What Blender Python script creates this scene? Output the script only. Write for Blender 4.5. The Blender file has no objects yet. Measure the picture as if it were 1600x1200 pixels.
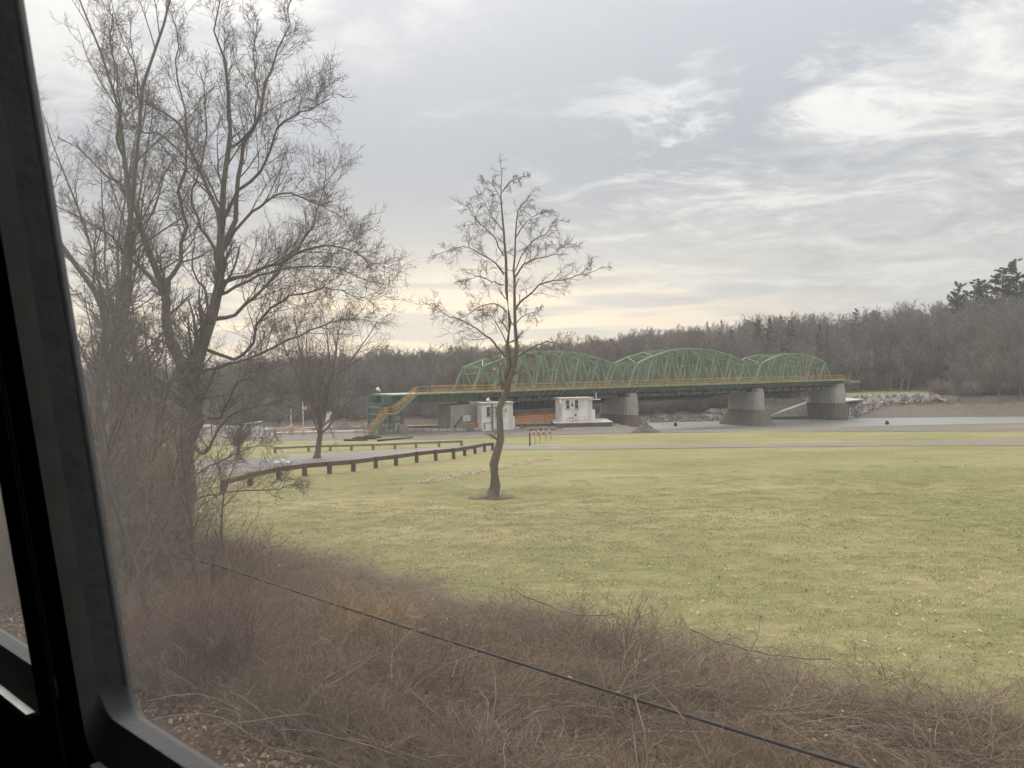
import bpy, math, random
import numpy as np
from mathutils import Vector, Matrix

# ------------------------------------------------------------------ camera, sky, sun, exposure
sc = bpy.context.scene
COL = sc.collection
EYE = np.array((0.0, 0.0, 9.0))
FPX = 1164.0                       # focal length in photograph pixels (1600 wide)
PITCH, ROLL = math.radians(-0.76), -0.021

cam_d = bpy.data.cameras.new('camera')
cam = bpy.data.objects.new('camera', cam_d)
COL.objects.link(cam)
RM = Matrix.Rotation(math.radians(90) + PITCH, 3, 'X') @ Matrix.Rotation(ROLL, 3, 'Z')
cam.matrix_world = Matrix.Translation(Vector(EYE)) @ RM.to_4x4()
cam_d.sensor_width = 36.0
cam_d.lens = 36.0 * FPX / 1600.0
cam_d.clip_start = 0.02
cam_d.clip_end = 9000.0
cam_d.dof.use_dof = True
cam_d.dof.focus_distance = 70.0
cam_d.dof.aperture_fstop = 8.5
sc.camera = cam

SUN_AZ, SUN_EL = math.radians(-12), math.radians(38)

world = bpy.data.worlds.new('World')
sc.world = world
world.use_nodes = True


def build_sky():
    nt = world.node_tree
    nt.nodes.clear()
    N = nt.nodes.new
    L = nt.links.new

    def val(x):
        n = N('ShaderNodeValue'); n.outputs[0].default_value = x
        return n.outputs[0]

    def m(op, a, b=None, c=None, clamp=False):
        n = N('ShaderNodeMath'); n.operation = op; n.use_clamp = clamp
        for i, s in enumerate((a, b, c)):
            if s is None:
                continue
            if isinstance(s, (int, float)):
                n.inputs[i].default_value = s
            else:
                L(s, n.inputs[i])
        return n.outputs[0]

    def mr(x, a, b, c, d, smooth=True):
        n = N('ShaderNodeMapRange')
        n.interpolation_type = 'SMOOTHSTEP' if smooth else 'LINEAR'
        L(x, n.inputs[0])
        for i, s in enumerate((a, b, c, d)):
            n.inputs[i + 1].default_value = s
        return n.outputs[0]

    def mix(f, a, b, blend='MIX'):
        n = N('ShaderNodeMix'); n.data_type = 'RGBA'; n.blend_type = blend
        if isinstance(f, (int, float)):
            n.inputs[0].default_value = f
        else:
            L(f, n.inputs[0])
        for i, s in ((6, a), (7, b)):
            if isinstance(s, tuple):
                n.inputs[i].default_value = s + (1,)
            else:
                L(s, n.inputs[i])
        return n.outputs[2]

    def noise(vec, scale, detail=6, rough=0.55, dist=0.0):
        n = N('ShaderNodeTexNoise'); n.noise_dimensions = '3D'
        n.inputs['Scale'].default_value = scale
        n.inputs['Detail'].default_value = detail
        n.inputs['Roughness'].default_value = rough
        n.inputs['Distortion'].default_value = dist
        L(vec, n.inputs['Vector'])
        return n.outputs[0]

    tc = N('ShaderNodeTexCoord')
    sep = N('ShaderNodeSeparateXYZ'); L(tc.outputs['Generated'], sep.inputs[0])
    X, Y, Z = sep.outputs
    el = m('ARCSINE', Z)
    az = m('ARCTAN2', X, Y)
    zz = m('MAXIMUM', Z, 0.0)
    den = m('ADD', zz, 0.16)
    pv = N('ShaderNodeCombineXYZ')
    L(m('DIVIDE', X, den), pv.inputs[0]); L(m('DIVIDE', Y, den), pv.inputs[1])
    P = pv.outputs[0]
    # clouds drift along a slant: stretch the noise that way
    mp = N('ShaderNodeMapping'); mp.inputs['Rotation'].default_value = (0, 0, math.radians(24))
    mp.inputs['Scale'].default_value = (0.72, 1.0, 1.0)
    mp.inputs['Location'].default_value = (3.1, 1.7, 0.4)
    L(P, mp.inputs[0])
    big = noise(mp.outputs[0], 0.8, 4, 0.5, 0.3)
    mid = noise(mp.outputs[0], 2.4, 9, 0.62, 0.9)
    fine = noise(mp.outputs[0], 7.5, 9, 0.68, 0.7)
    # large bank of darker cloud on the slant
    ang = m('ADD', m('SUBTRACT', el, m('MULTIPLY', az, 0.42)), m('MULTIPLY', m('SUBTRACT', mid, 0.5), 0.34))
    bank = m('MULTIPLY', mr(ang, 0.12, 0.23, 0, 1), mr(ang, 0.36, 0.56, 1, 0))
    dens = m('ADD', m('MULTIPLY', bank, 0.46), m('MULTIPLY', m('SUBTRACT', mid, 0.5), 1.9))
    dens = m('ADD', dens, m('MULTIPLY', m('SUBTRACT', fine, 0.5), 1.0))
    dens = m('ADD', dens, m('MULTIPLY', m('SUBTRACT', big, 0.5), 1.0))
    f = mr(dens, -0.38, 0.46, 0, 1)
    base = mix(f, (0.49, 0.478, 0.455), (0.298, 0.309, 0.324))
    # brighter gaps where the cloud thins, mostly to the right
    vein = m('MULTIPLY', mr(m('ADD', mid, m('MULTIPLY', m('SUBTRACT', fine, 0.5), 0.55)), 0.33, 0.50, 1, 0), m('MULTIPLY', mr(az, -0.05, 0.25, 0.12, 1), mr(el, 0.30, 0.42, 1, 0.2)))
    base = mix(m('MULTIPLY', vein, 0.5), base, (0.66, 0.645, 0.61))
    # paler, warmer toward the horizon
    hor = mr(el, 0.015, 0.24, 1, 0)
    sunside = mr(m('ABSOLUTE', m('SUBTRACT', az, -0.20)), 0.05, 0.75, 1, 0)
    base = mix(m('MULTIPLY', hor, 0.55), base, (0.66, 0.63, 0.58))
    # lit streaks low in the sky on the sun's side
    sv = N('ShaderNodeCombineXYZ')
    L(m('MULTIPLY', az, 4.0), sv.inputs[0]); L(m('MULTIPLY', el, 46.0), sv.inputs[1])
    sv.inputs[2].default_value = 4.2
    st = noise(sv.outputs[0], 1.0, 4, 0.5, 0.2)
    stm = m('MULTIPLY', mr(st, 0.42, 0.56, 0, 1), m('MULTIPLY', mr(el, 0.05, 0.17, 1, 0), sunside))
    base = mix(m('MULTIPLY', stm, 0.95), base, (1.30, 1.0, 0.62))
    glow = m('MULTIPLY', mr(el, 0.02, 0.30, 1, 0), sunside)
    base = mix(m('MULTIPLY', glow, 0.55), base, (0.92, 0.80, 0.62))
    # overcast dome: brighter toward the zenith (CIE overcast law)
    cie = m('ADD', 0.55, m('MULTIPLY', m('POWER', zz, 1.4), 1.9))
    cl = N('ShaderNodeVectorMath'); cl.operation = 'SCALE'
    L(base, cl.inputs[0]); L(m('MULTIPLY', cie, 10.0), cl.inputs[3])
    sky = N('ShaderNodeTexSky'); sky.sky_type = 'NISHITA'; sky.sun_disc = False
    sky.sun_elevation = SUN_EL; sky.sun_rotation = SUN_AZ
    col = mix(0.94, sky.outputs[0], cl.outputs[0])
    bg = N('ShaderNodeBackground'); bg.inputs[1].default_value = 0.1
    L(col, bg.inputs[0])
    out = N('ShaderNodeOutputWorld'); L(bg.outputs[0], out.inputs[0])


build_sky()

sun_d = bpy.data.lights.new('sun', 'SUN')
sun_d.energy = 1.5
sun_d.angle = math.radians(38)
sun_d.color = (1.0, 0.93, 0.83)
sun = bpy.data.objects.new('sun', sun_d)
sd = Vector((math.sin(SUN_AZ) * math.cos(SUN_EL), math.cos(SUN_AZ) * math.cos(SUN_EL), math.sin(SUN_EL)))
sun.rotation_euler = sd.to_track_quat('Z', 'Y').to_euler()
COL.objects.link(sun)

vs = sc.view_settings
vs.view_transform = 'Standard'
vs.look = 'None'
vs.exposure = 0.93
vs.gamma = 1.0
vs.use_curve_mapping = False
sc.cycles.use_denoising = True
sc.cycles.use_adaptive_sampling = True
sc.cycles.adaptive_threshold = 0.025
sc.cycles.max_bounces = 6
sc.cycles.diffuse_bounces = 3
sc.cycles.glossy_bounces = 3
sc.cycles.transparent_max_bounces = 12
sc.cycles.caustics_reflective = False
sc.cycles.caustics_refractive = False

# ------------------------------------------------------------------ helpers
RNP = np.array(RM)


def ray(px, py):
    d = RNP @ np.array(((px - 800.0) / FPX, -(py - 600.0) / FPX, -1.0))
    return d / d[1]                # one metre of depth along +Y


def at(px, py, depth):
    return EYE + ray(px, py) * depth


def sstep(a, b, x):
    t = np.clip((x - a) / (b - a), 0, 1)
    return t * t * (3 - 2 * t)


def shore_shift(x):
    return 0.84 * np.maximum(0.0, -45.0 - x)


def vnoise(x, y, s, seed=0):
    """cheap smooth value noise, -1..1"""
    x = np.asarray(x, float) / s; y = np.asarray(y, float) / s
    xi = np.floor(x); yi = np.floor(y); xf = x - xi; yf = y - yi

    def h(a, b):
        v = np.sin(a * 127.1 + b * 311.7 + seed * 74.7) * 43758.5453
        return (v - np.floor(v)) * 2 - 1
    u = xf * xf * (3 - 2 * xf); w = yf * yf * (3 - 2 * yf)
    return (h(xi, yi) * (1 - u) + h(xi + 1, yi) * u) * (1 - w) + (h(xi, yi + 1) * (1 - u) + h(xi + 1, yi + 1) * u) * w


WATER_Z = -2.6
TD = np.array((-0.766, 0.643, 0.0))    # along the track (away, to the left)
ND = np.array((0.643, 0.766, 0.0))     # out of the train window

RIDGE_U = [-3.0, -0.60, -0.43, -0.20, 0.09, 0.17, 0.34, 0.515, 0.69, 0.9, 3.0]
RIDGE_TOP = [17, 16, 17, 21.5, 24.5, 28.0, 31.5, 33, 35.5, 37.5, 40]
RIDGE_Y = [760, 740, 700, 580, 450, 430, 380, 335, 300, 280, 240]
TREE_H = 13.0


def near_bank(x):
    return 113.0 + 21.0 * sstep(22.0, 17.0, x) + shore_shift(x)


def far_bank(x):
    return 171.0 - 8.0 * sstep(60, 120, x) + vnoise(x, 0 * x, 23.0, 5) * 1.5 + shore_shift(x)


def hill_z(x, y):
    yy = np.maximum(y, 40.0)
    u = x / yy
    top = np.interp(u, RIDGE_U, RIDGE_TOP) - TREE_H
    ry = np.interp(u, RIDGE_U, RIDGE_Y)
    yb = np.maximum(far_bank(x) + 14 + 34 * sstep(0.30, 0.44, u) * sstep(0.72, 0.56, u), 60)
    s = np.clip((y - yb) / np.maximum(ry - yb, 30.0), 0, 1)
    return 1.6 + (top - 1.6) * (1 - (1 - s) ** 1.7) + vnoise(x, y, 60, 3) * 1.6 * s


def gz(x, y):
    x = np.asarray(x, float); y = np.asarray(y, float)
    n = ND[0] * x + ND[1] * y
    ye = y - shore_shift(x)
    emb = np.interp(n, [-100, -6, -3.5, 3, 6, 9, 12], [5.0, 5.0, 5.9, 5.9, 5.2, 4.45, 3.92])
    f = np.interp(ye, [-200, 11, 20, 36, 46, 56, 66, 77, 90, 100, 111, 400], [4.6, 3.95, 3.6, 3.04, 2.93, 2.66, 2.1, 1.3, 0.78, 0.3, 0, 0])
    f = f + vnoise(x, y, 9.0, 1) * 0.05 * sstep(112, 90, ye)
    s = sstep(10, 14, n)
    z = emb * (1 - s) + f * s
    nb, fb = near_bank(x), far_bank(x)
    z = z + (-4.8 - z) * sstep(0, 9, y - nb)
    zf = -4.8 + 6.2 * np.clip((y - (fb - 6)) / 15.0, 0, 1)
    zf = np.where(y > fb + 9, np.maximum(hill_z(x, y), 1.4), zf)
    return np.where(y > fb - 6, zf, z)


def gp(x, y):
    return np.array((x, y, float(gz(x, y))))


def hit(px, py):
    """where the line of sight through a photograph pixel meets the ground"""
    d = ray(px, py)
    lo = 3.0
    t = np.linspace(3.0, 400.0, 8000)
    P = EYE[None] + d[None] * t[:, None]
    below = P[:, 2] < gz(P[:, 0], P[:, 1])
    i = int(np.argmax(below)) if below.any() else len(t) - 1
    return P[i]


# ------------------------------------------------------------------ materials
MATS = {}


def mat(name, c1, c2=None, rough=0.85, scale=6.0, detail=5, bump=0.0, bscale=None, metallic=0.0, spec=0.3, c3=None, scale2=0.6, coord='Object', stretch=None):
    """noise between two real-world colours, optionally with a large-scale third colour and a fine relief"""
    if name in MATS:
        return MATS[name]
    m = bpy.data.materials.new(name); m.use_nodes = True
    nt = m.node_tree; b = nt.nodes['Principled BSDF']
    b.inputs['Roughness'].default_value = rough
    b.inputs['Metallic'].default_value = metallic
    b.inputs['Specular IOR Level'].default_value = spec
    c2 = c2 or c1
    tc = nt.nodes.new('ShaderNodeTexCoord')
    vec = tc.outputs[coord]
    if stretch:
        mp = nt.nodes.new('ShaderNodeMapping'); mp.inputs['Scale'].default_value = stretch
        nt.links.new(vec, mp.inputs[0]); vec = mp.outputs[0]
    n = nt.nodes.new('ShaderNodeTexNoise'); n.inputs['Scale'].default_value = scale; n.inputs['Detail'].default_value = detail
    n.inputs['Roughness'].default_value = 0.6
    nt.links.new(vec, n.inputs['Vector'])
    r = nt.nodes.new('ShaderNodeValToRGB')
    r.color_ramp.elements[0].position = 0.32; r.color_ramp.elements[1].position = 0.68
    r.color_ramp.elements[0].color = (*c1, 1); r.color_ramp.elements[1].color = (*c2, 1)
    nt.links.new(n.outputs[0], r.inputs[0])
    col = r.outputs[0]
    if c3:
        n2 = nt.nodes.new('ShaderNodeTexNoise'); n2.inputs['Scale'].default_value = scale2; n2.inputs['Detail'].default_value = 4
        nt.links.new(vec, n2.inputs['Vector'])
        r2 = nt.nodes.new('ShaderNodeValToRGB'); r2.color_ramp.elements[0].position = 0.45; r2.color_ramp.elements[1].position = 0.62
        nt.links.new(n2.outputs[0], r2.inputs[0])
        mx = nt.nodes.new('ShaderNodeMix'); mx.data_type = 'RGBA'
        nt.links.new(r2.outputs[0], mx.inputs[0]); nt.links.new(col, mx.inputs[6]); mx.inputs[7].default_value = (*c3, 1)
        col = mx.outputs[2]
    nt.links.new(col, b.inputs['Base Color'])
    if bump:
        nb = nt.nodes.new('ShaderNodeTexNoise'); nb.inputs['Scale'].default_value = bscale or scale * 3; nb.inputs['Detail'].default_value = 4
        nt.links.new(vec, nb.inputs['Vector'])
        bp = nt.nodes.new('ShaderNodeBump'); bp.inputs['Strength'].default_value = bump; bp.inputs['Distance'].default_value = 0.05
        nt.links.new(nb.outputs[0], bp.inputs['Height']); nt.links.new(bp.outputs[0], b.inputs['Normal'])
    MATS[name] = m
    return m


# ------------------------------------------------------------------ mesh builders
def link(o, parent=None):
    COL.objects.link(o)
    if parent is not None:
        o.parent = parent
    return o


def mesh_from(name, V, F, material=None, smooth=False):
    me = bpy.data.meshes.new(name)
    V = np.asarray(V, np.float32)
    if isinstance(F, np.ndarray):
        k = F.shape[1]
        me.vertices.add(len(V)); me.vertices.foreach_set('co', V.ravel())
        me.loops.add(F.size); me.loops.foreach_set('vertex_index', F.astype(np.int32).ravel())
        me.polygons.add(len(F)); me.polygons.foreach_set('loop_start', np.arange(0, F.size, k, dtype=np.int32))
        me.update(calc_edges=True)
    else:
        me.from_pydata([tuple(v) for v in V], [], F)
        me.update()
    if smooth:
        me.polygons.foreach_set('use_smooth', np.ones(len(me.polygons), bool))
    if material is not None:
        me.materials.append(material)
    return me


def obj(name, V, F, material, parent=None, smooth=False):
    return link(bpy.data.objects.new(name, mesh_from(name, V, F, material, smooth)), parent)


def tag(o, label=None, cat=None, group=None, kind=None):
    for k, v in (('label', label), ('category', cat), ('group', group), ('kind', kind)):
        if v:
            o[k] = v
    return o


def thing(name, label, cat, loc=(0, 0, 0), group=None, rz=0.0):
    o = bpy.data.objects.new(name, None)
    o.location = Vector(loc); o.rotation_euler = (0, 0, rz)
    o.empty_display_size = 0.2
    link(o)
    bpy.context.view_layer.update() if False else None
    return tag(o, label, cat, group)


BOXF = [(0, 3, 2, 1), (4, 5, 6, 7), (0, 1, 5, 4), (1, 2, 6, 5), (2, 3, 7, 6), (3, 0, 4, 7)]


def box_v(c, s):
    c = np.asarray(c, float); h = np.asarray(s, float) / 2
    return [c + h * np.array(k) for k in ((-1, -1, -1), (1, -1, -1), (1, 1, -1), (-1, 1, -1), (-1, -1, 1), (1, -1, 1), (1, 1, 1), (-1, 1, 1))]


class MB:
    """collects pieces of ONE part"""
    def __init__(s):
        s.V = []; s.F = []

    def add(s, V, F):
        o = len(s.V); s.V += [tuple(v) for v in V]; s.F += [tuple(i + o for i in f) for f in F]
        return s

    def box(s, c, size, M=None):
        V = box_v(c, size)
        if M is not None:
            V = [M(v) for v in V]
        return s.add(V, BOXF)

    def beam(s, a, b, w, h, up=(0, 0, 1)):
        a = np.asarray(a, float); b = np.asarray(b, float); d = b - a; d = d / np.linalg.norm(d)
        u = np.asarray(up, float)
        x = np.cross(d, u)
        if np.linalg.norm(x) < 1e-4:
            x = np.cross(d, (1, 0, 0))
        x /= np.linalg.norm(x); y = np.cross(x, d)
        V = [p + x * i * w / 2 + y * j * h / 2 for p in (a, b) for i, j in ((-1, -1), (1, -1), (1, 1), (-1, 1))]
        return s.add(V, BOXF)

    def cyl(s, a, b, r0, r1=None, n=8):
        r1 = r0 if r1 is None else r1
        a = np.asarray(a, float); b = np.asarray(b, float); d = (b - a) / np.linalg.norm(b - a)
        x = np.cross(d, (0, 0, 1) if abs(d[2]) < 0.9 else (1, 0, 0)); x /= np.linalg.norm(x); y = np.cross(d, x)
        V = []
        for p, r in ((a, r0), (b, r1)):
            for i in range(n):
                t = 2 * math.pi * i / n
                V.append(p + (x * math.cos(t) + y * math.sin(t)) * r)
        F = [(i, (i + 1) % n, n + (i + 1) % n, n + i) for i in range(n)] + [tuple(range(n))[::-1], tuple(range(n, 2 * n))]
        return s.add(V, F)

    def prism(s, poly, z0, z1, M=None):
        n = len(poly)
        V = [(x, y, z0) for x, y in poly] + [(x, y, z1) for x, y in poly]
        if M is not None:
            V = [M(np.array(v)) for v in V]
        F = [(i, (i + 1) % n, n + (i + 1) % n, n + i) for i in range(n)] + [tuple(range(n))[::-1], tuple(range(n, 2 * n))]
        return s.add(V, F)

    def build(s, name, material, parent=None, smooth=False, bevel=0.0):
        P = np.array(s.V)
        if parent is not None:
            P = P - np.array(WORLD.get(parent.name, (0, 0, 0)))
        o = obj(name, P, s.F, material, parent, smooth)
        WORLD[o.name] = WORLD.get(parent.name, (0, 0, 0)) if parent is not None else (0, 0, 0)
        if bevel:
            md = o.modifiers.new('edge', 'BEVEL'); md.width = bevel; md.segments = 1; md.limit_method = 'ANGLE'
        return o


WORLD = {}


def wthing(name, label, cat, loc, group=None):
    """a thing whose parts are given in world coordinates"""
    o = thing(name, label, cat, loc, group)
    WORLD[o.name] = tuple(np.asarray(loc, float))
    return o


def one(mb, name, material, label, cat, group=None, kind=None, smooth=False, bevel=0.0):
    """a thing that is one mesh, origin at its base"""
    P = np.array(mb.V)
    base = np.array((P[:, 0].mean(), P[:, 1].mean(), P[:, 2].min()))
    o = obj(name, P - base, mb.F, material, None, smooth)
    o.location = Vector(base)
    if bevel:
        md = o.modifiers.new('edge', 'BEVEL'); md.width = bevel; md.segments = 1; md.limit_method = 'ANGLE'
    return tag(o, label, cat, group, kind)


# ------------------------------------------------------------------ branching
def norm(a):
    return a / np.maximum(np.linalg.norm(a, axis=-1, keepdims=True), 1e-9)


def grow(rng, S, D, L, R, k, wander, up, tip=0.35):
    B = len(S); P = np.zeros((B, k + 1, 3)); P[:, 0] = S; d = norm(D)
    for i in range(k):
        d = norm(d + rng.normal(size=(B, 3)) * wander + np.array((0, 0, 1.0)) * up)
        P[:, i + 1] = P[:, i] + d * (L / k)[:, None]
    Q = R[:, None] * np.linspace(1, tip, k + 1)[None]
    return P, Q


def sprout(rng, P, Q, count, t0=0.2, ang=(30, 60), lr=(0.3, 0.6), rr=0.6, L=None, fall=0.5, flat=0.0, t1=0.98):
    """start, direction, length, radius of side branches along polylines P"""
    B, k1, _ = P.shape; k = k1 - 1
    if L is None:
        L = np.linalg.norm(np.diff(P, axis=1), axis=2).sum(1)
    cnt = np.broadcast_to(np.asarray(count), (B,)).astype(int)
    idx = np.repeat(np.arange(B), cnt); n = len(idx)
    j = np.concatenate([np.arange(c) for c in cnt]) if n else np.zeros(0)
    t = t0 + (t1 - t0) * (j + rng.random(n)) / np.maximum(cnt[idx], 1)
    f = t * k; i0 = np.minimum(f.astype(int), k - 1); fr = f - i0
    A = P[idx, i0]; Bp = P[idx, i0 + 1]
    S = A + (Bp - A) * fr[:, None]
    T = norm(Bp - A)
    q = Q[idx, i0] * (1 - fr) + Q[idx, i0 + 1] * fr
    r = rng.normal(size=(n, 3)); r[:, 2] *= (1 - flat)
    perp = norm(r - T * (r * T).sum(1, keepdims=True))
    a = np.radians(rng.uniform(*ang, size=n))
    D = T * np.cos(a)[:, None] + perp * np.sin(a)[:, None]
    Ln = L[idx] * rng.uniform(*lr, size=n) * (1 - fall * t)
    return S, D, Ln, q * rr


def tubes(P, Q, sides):
    B, k1, _ = P.shape
    T = np.zeros_like(P); T[:, 1:-1] = P[:, 2:] - P[:, :-2]; T[:, 0] = P[:, 1] - P[:, 0]; T[:, -1] = P[:, -1] - P[:, -2]
    T = norm(T)
    ref = np.where(np.abs(T[..., 2:3]) < 0.85, np.array((0, 0, 1.0)), np.array((1.0, 0, 0)))
    ref = np.broadcast_to(ref[:, :1], T.shape)
    X = norm(np.cross(T, ref)); Y = np.cross(T, X)
    th = np.arange(sides) * 2 * math.pi / sides
    V = P[:, :, None] + Q[:, :, None, None] * (X[:, :, None] * np.cos(th)[:, None] + Y[:, :, None] * np.sin(th)[:, None])
    V = V.reshape(-1, 3)
    b = np.arange(B)[:, None, None] * k1 * sides; i = np.arange(k1 - 1)[None, :, None] * sides; s = np.arange(sides)[None, None, :]
    s2 = (s + 1) % sides
    F = np.stack([b + i + s, b + i + s2, b + i + sides + s2, b + i + sides + s], -1).reshape(-1, 4)
    return V, F


def join(parts):
    V = []; F = []; o = 0
    for v, f in parts:
        V.append(v); F.append(f + o); o += len(v)
    return np.concatenate(V), np.concatenate(F)


def resample(pts, k):
    pts = np.asarray(pts, float)
    # smooth Catmull-Rom through the points
    P = np.vstack([2 * pts[0] - pts[1], pts, 2 * pts[-1] - pts[-2]])
    out = []
    n = len(pts) - 1
    for t in np.linspace(0, n, k + 1):
        i = min(int(t), n - 1); f = t - i
        p0, p1, p2, p3 = P[i], P[i + 1], P[i + 2], P[i + 3]
        out.append(0.5 * (2 * p1 + (p2 - p0) * f + (2 * p0 - 5 * p1 + 4 * p2 - p3) * f * f + (3 * p1 - p0 - 3 * p2 + p3) * f ** 3))
    return np.array(out)


def tree_object(name, base, limbs, twigs, bark, twig_mat, label, group=None, cat='tree'):
    """limbs, twigs: (V, F); trunk and crown as parts under an Empty at the base"""
    root = thing(name, label, cat, base, group)
    obj('trunk', limbs[0] - np.asarray(base), limbs[1], bark, root, True)
    if twigs is not None:
        obj('crown', twigs[0] - np.asarray(base), twigs[1], twig_mat, root, True)
    return root


def copy_tree_thing(src, loc, rz, scale, label, group=None):
    c = src.copy(); COL.objects.link(c)
    c.location = Vector(loc); c.rotation_euler = (0, 0, rz); c.scale = scale if hasattr(scale, '__len__') else (scale,) * 3
    c['label'] = label
    if group:
        c['group'] = group
    for ch in src.children:
        k = ch.copy(); COL.objects.link(k); k.parent = c
    return c


def generic_tree(rng, H, r, spread=0.5, lead=0.55, n1=11, n2=6, n3=4, n4=0, up=0.05, forks=1, twig_r=0.006, lean=0.06, low=0.25, ang1=(30, 60)):
    """bare deciduous tree about the origin: returns (limbs, twigs)"""
    limbs = []
    S = np.zeros((1, 3)); D = np.array([[rng.normal() * lean, rng.normal() * lean, 1]])
    P0, Q0 = grow(rng, S, D, np.array([H * lead]), np.array([r]), 7, 0.07, 0.03, 0.62)
    Q0[:, 0] *= 1.5
    limbs.append(tubes(P0, Q0, 8))
    top = P0[0, -1]; nf = max(2, forks + 1)
    a = rng.uniform(0, 6.28) + np.arange(nf) * 6.28 / nf + rng.normal(size=nf) * 0.3
    Df = np.stack([np.cos(a) * spread * 0.6, np.sin(a) * spread * 0.6, np.ones(nf)], 1)
    Pf, Qf = grow(rng, np.repeat(top[None], nf, 0) - np.array((0, 0, r * 0.4)), Df, H * (1 - lead) * rng.uniform(0.85, 1.05, nf), np.full(nf, r * 0.5), 7, 0.10, 0.05, 0.15)
    limbs.append(tubes(Pf, Qf, 6))
    tw = []
    lv = []
    for P, Q, c, t0 in ((P0, Q0, n1, low), (Pf, Qf, n1, 0.1)):
        s, d, l, q = sprout(rng, P, Q, c, t0, ang1, (0.45, 0.8) if P is Pf else (0.6, 0.95), 0.5, np.full(len(P), H * spread * (0.75 if P is P0 else 0.6)), 0.45)
        lv.append(grow(rng, s, d, l, np.minimum(q, r * 0.32), 6, 0.13, up, 0.25))
    P1 = np.concatenate([p for p, _ in lv]); Q1 = np.concatenate([q for _, q in lv])
    limbs.append(tubes(P1, Q1, 5))
    s, d, l, q = sprout(rng, P1, Q1, n2, 0.2, (28, 62), (0.35, 0.65), 0.6, None, 0.4)
    P2, Q2 = grow(rng, s, d, l, np.maximum(q, twig_r * 1.5), 4, 0.16, up, 0.4)
    tw.append(tubes(P2, Q2, 4))
    s, d, l, q = sprout(rng, P2, Q2, n3, 0.2, (28, 60), (0.4, 0.75), 0.65, None, 0.35)
    P3, Q3 = grow(rng, s, d, l, np.maximum(q, twig_r), 3, 0.18, up, 0.5)
    tw.append(tubes(P3, Q3, 3))
    if n4:
        s, d, l, q = sprout(rng, P3, Q3, n4, 0.2, (28, 60), (0.45, 0.8), 0.7, None, 0.3)
        P4, Q4 = grow(rng, s, d, l, np.maximum(q, twig_r * 0.7), 2, 0.2, up, 0.5)
        tw.append(tubes(P4, Q4, 3))
    return join(limbs), join(tw)


def traced_tree(rng, limbs_px, base_depth, n1=7, n2=6, n3=4, n4=3, up=0.03, twig_r=0.006, l1=(0.25, 0.55), l2=(0.35, 0.65), l3=(0.4, 0.75), sc_len=1.0, ang1=(28, 60), wob=1.0):
    """limbs given as [(pixels), start radius, end radius, depth drift]; each limb wanders off in depth"""
    limbs = []; P1l = []; Q1l = []
    K = 16
    for pts, r0, r1, drift, prune in limbs_px:
        k = len(pts)
        dd = np.linspace(0, 1, k) ** 1.2 * drift
        W = [at(p[0], p[1], base_depth + (p[2] if len(p) > 2 else 0) + e) for p, e in zip(pts, dd)]
        P = resample(W, K)
        seg = np.linalg.norm(P[-1] - P[0])
        P[1:-1] += rng.normal(size=(K - 1, 3)) * seg * 0.006
        f = np.linspace(0, 1, K + 1)
        if isinstance(r0, tuple):
            Q = np.interp(f, np.linspace(0, 1, len(r0)), r0)
        else:
            Q = r1 + (r0 - r1) * (1 - f) ** 1.25
        limbs.append(tubes(P[None], Q[None], 9 if Q[0] > 0.1 else 6))
        P1l.append(P); Q1l.append(Q)
    Pg = np.array(P1l); Qg = np.array(Q1l)
    Lg = np.linalg.norm(np.diff(Pg, axis=1), axis=2).sum(1)
    cnt = np.array([max(2, int(round(n1 * l / Lg.mean()))) if not p[4] else p[4][0] for p, l in zip(limbs_px, Lg)])
    t0 = 0.22
    s, d, l, q = sprout(rng, Pg, Qg, cnt, t0, ang1, l1, 0.55, np.minimum(Lg, np.percentile(Lg, 70)) * sc_len, 0.45)
    P1, Q1 = grow(rng, s, d, l, np.maximum(q * 0.7, twig_r * 1.8), 6, 0.14 * wob, up, 0.3)
    limbs.append(tubes(P1, Q1, 5))
    tw = []
    s, d, l, q = sprout(rng, P1, Q1, n2, 0.12, (25, 65), l2, 0.6, None, 0.4)
    P2, Q2 = grow(rng, s, d, l, np.maximum(q * 0.8, twig_r * 1.3), 4, 0.16 * wob, up, 0.4)
    tw.append(tubes(P2, Q2, 4))
    s, d, l, q = sprout(rng, P2, Q2, n3, 0.12, (25, 65), l3, 0.65, None, 0.35)
    P3, Q3 = grow(rng, s, d, l, np.maximum(q, twig_r), 3, 0.18, up, 0.5)
    tw.append(tubes(P3, Q3, 3))
    if n4:
        s, d, l, q = sprout(rng, P3, Q3, n4, 0.2, (25, 60), (0.45, 0.8), 0.7, None, 0.3)
        P4, Q4 = grow(rng, s, d, l, np.maximum(q, twig_r * 0.75), 2, 0.2, up, 0.5)
        tw.append(tubes(P4, Q4, 3))
    return join(limbs), join(tw)


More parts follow.
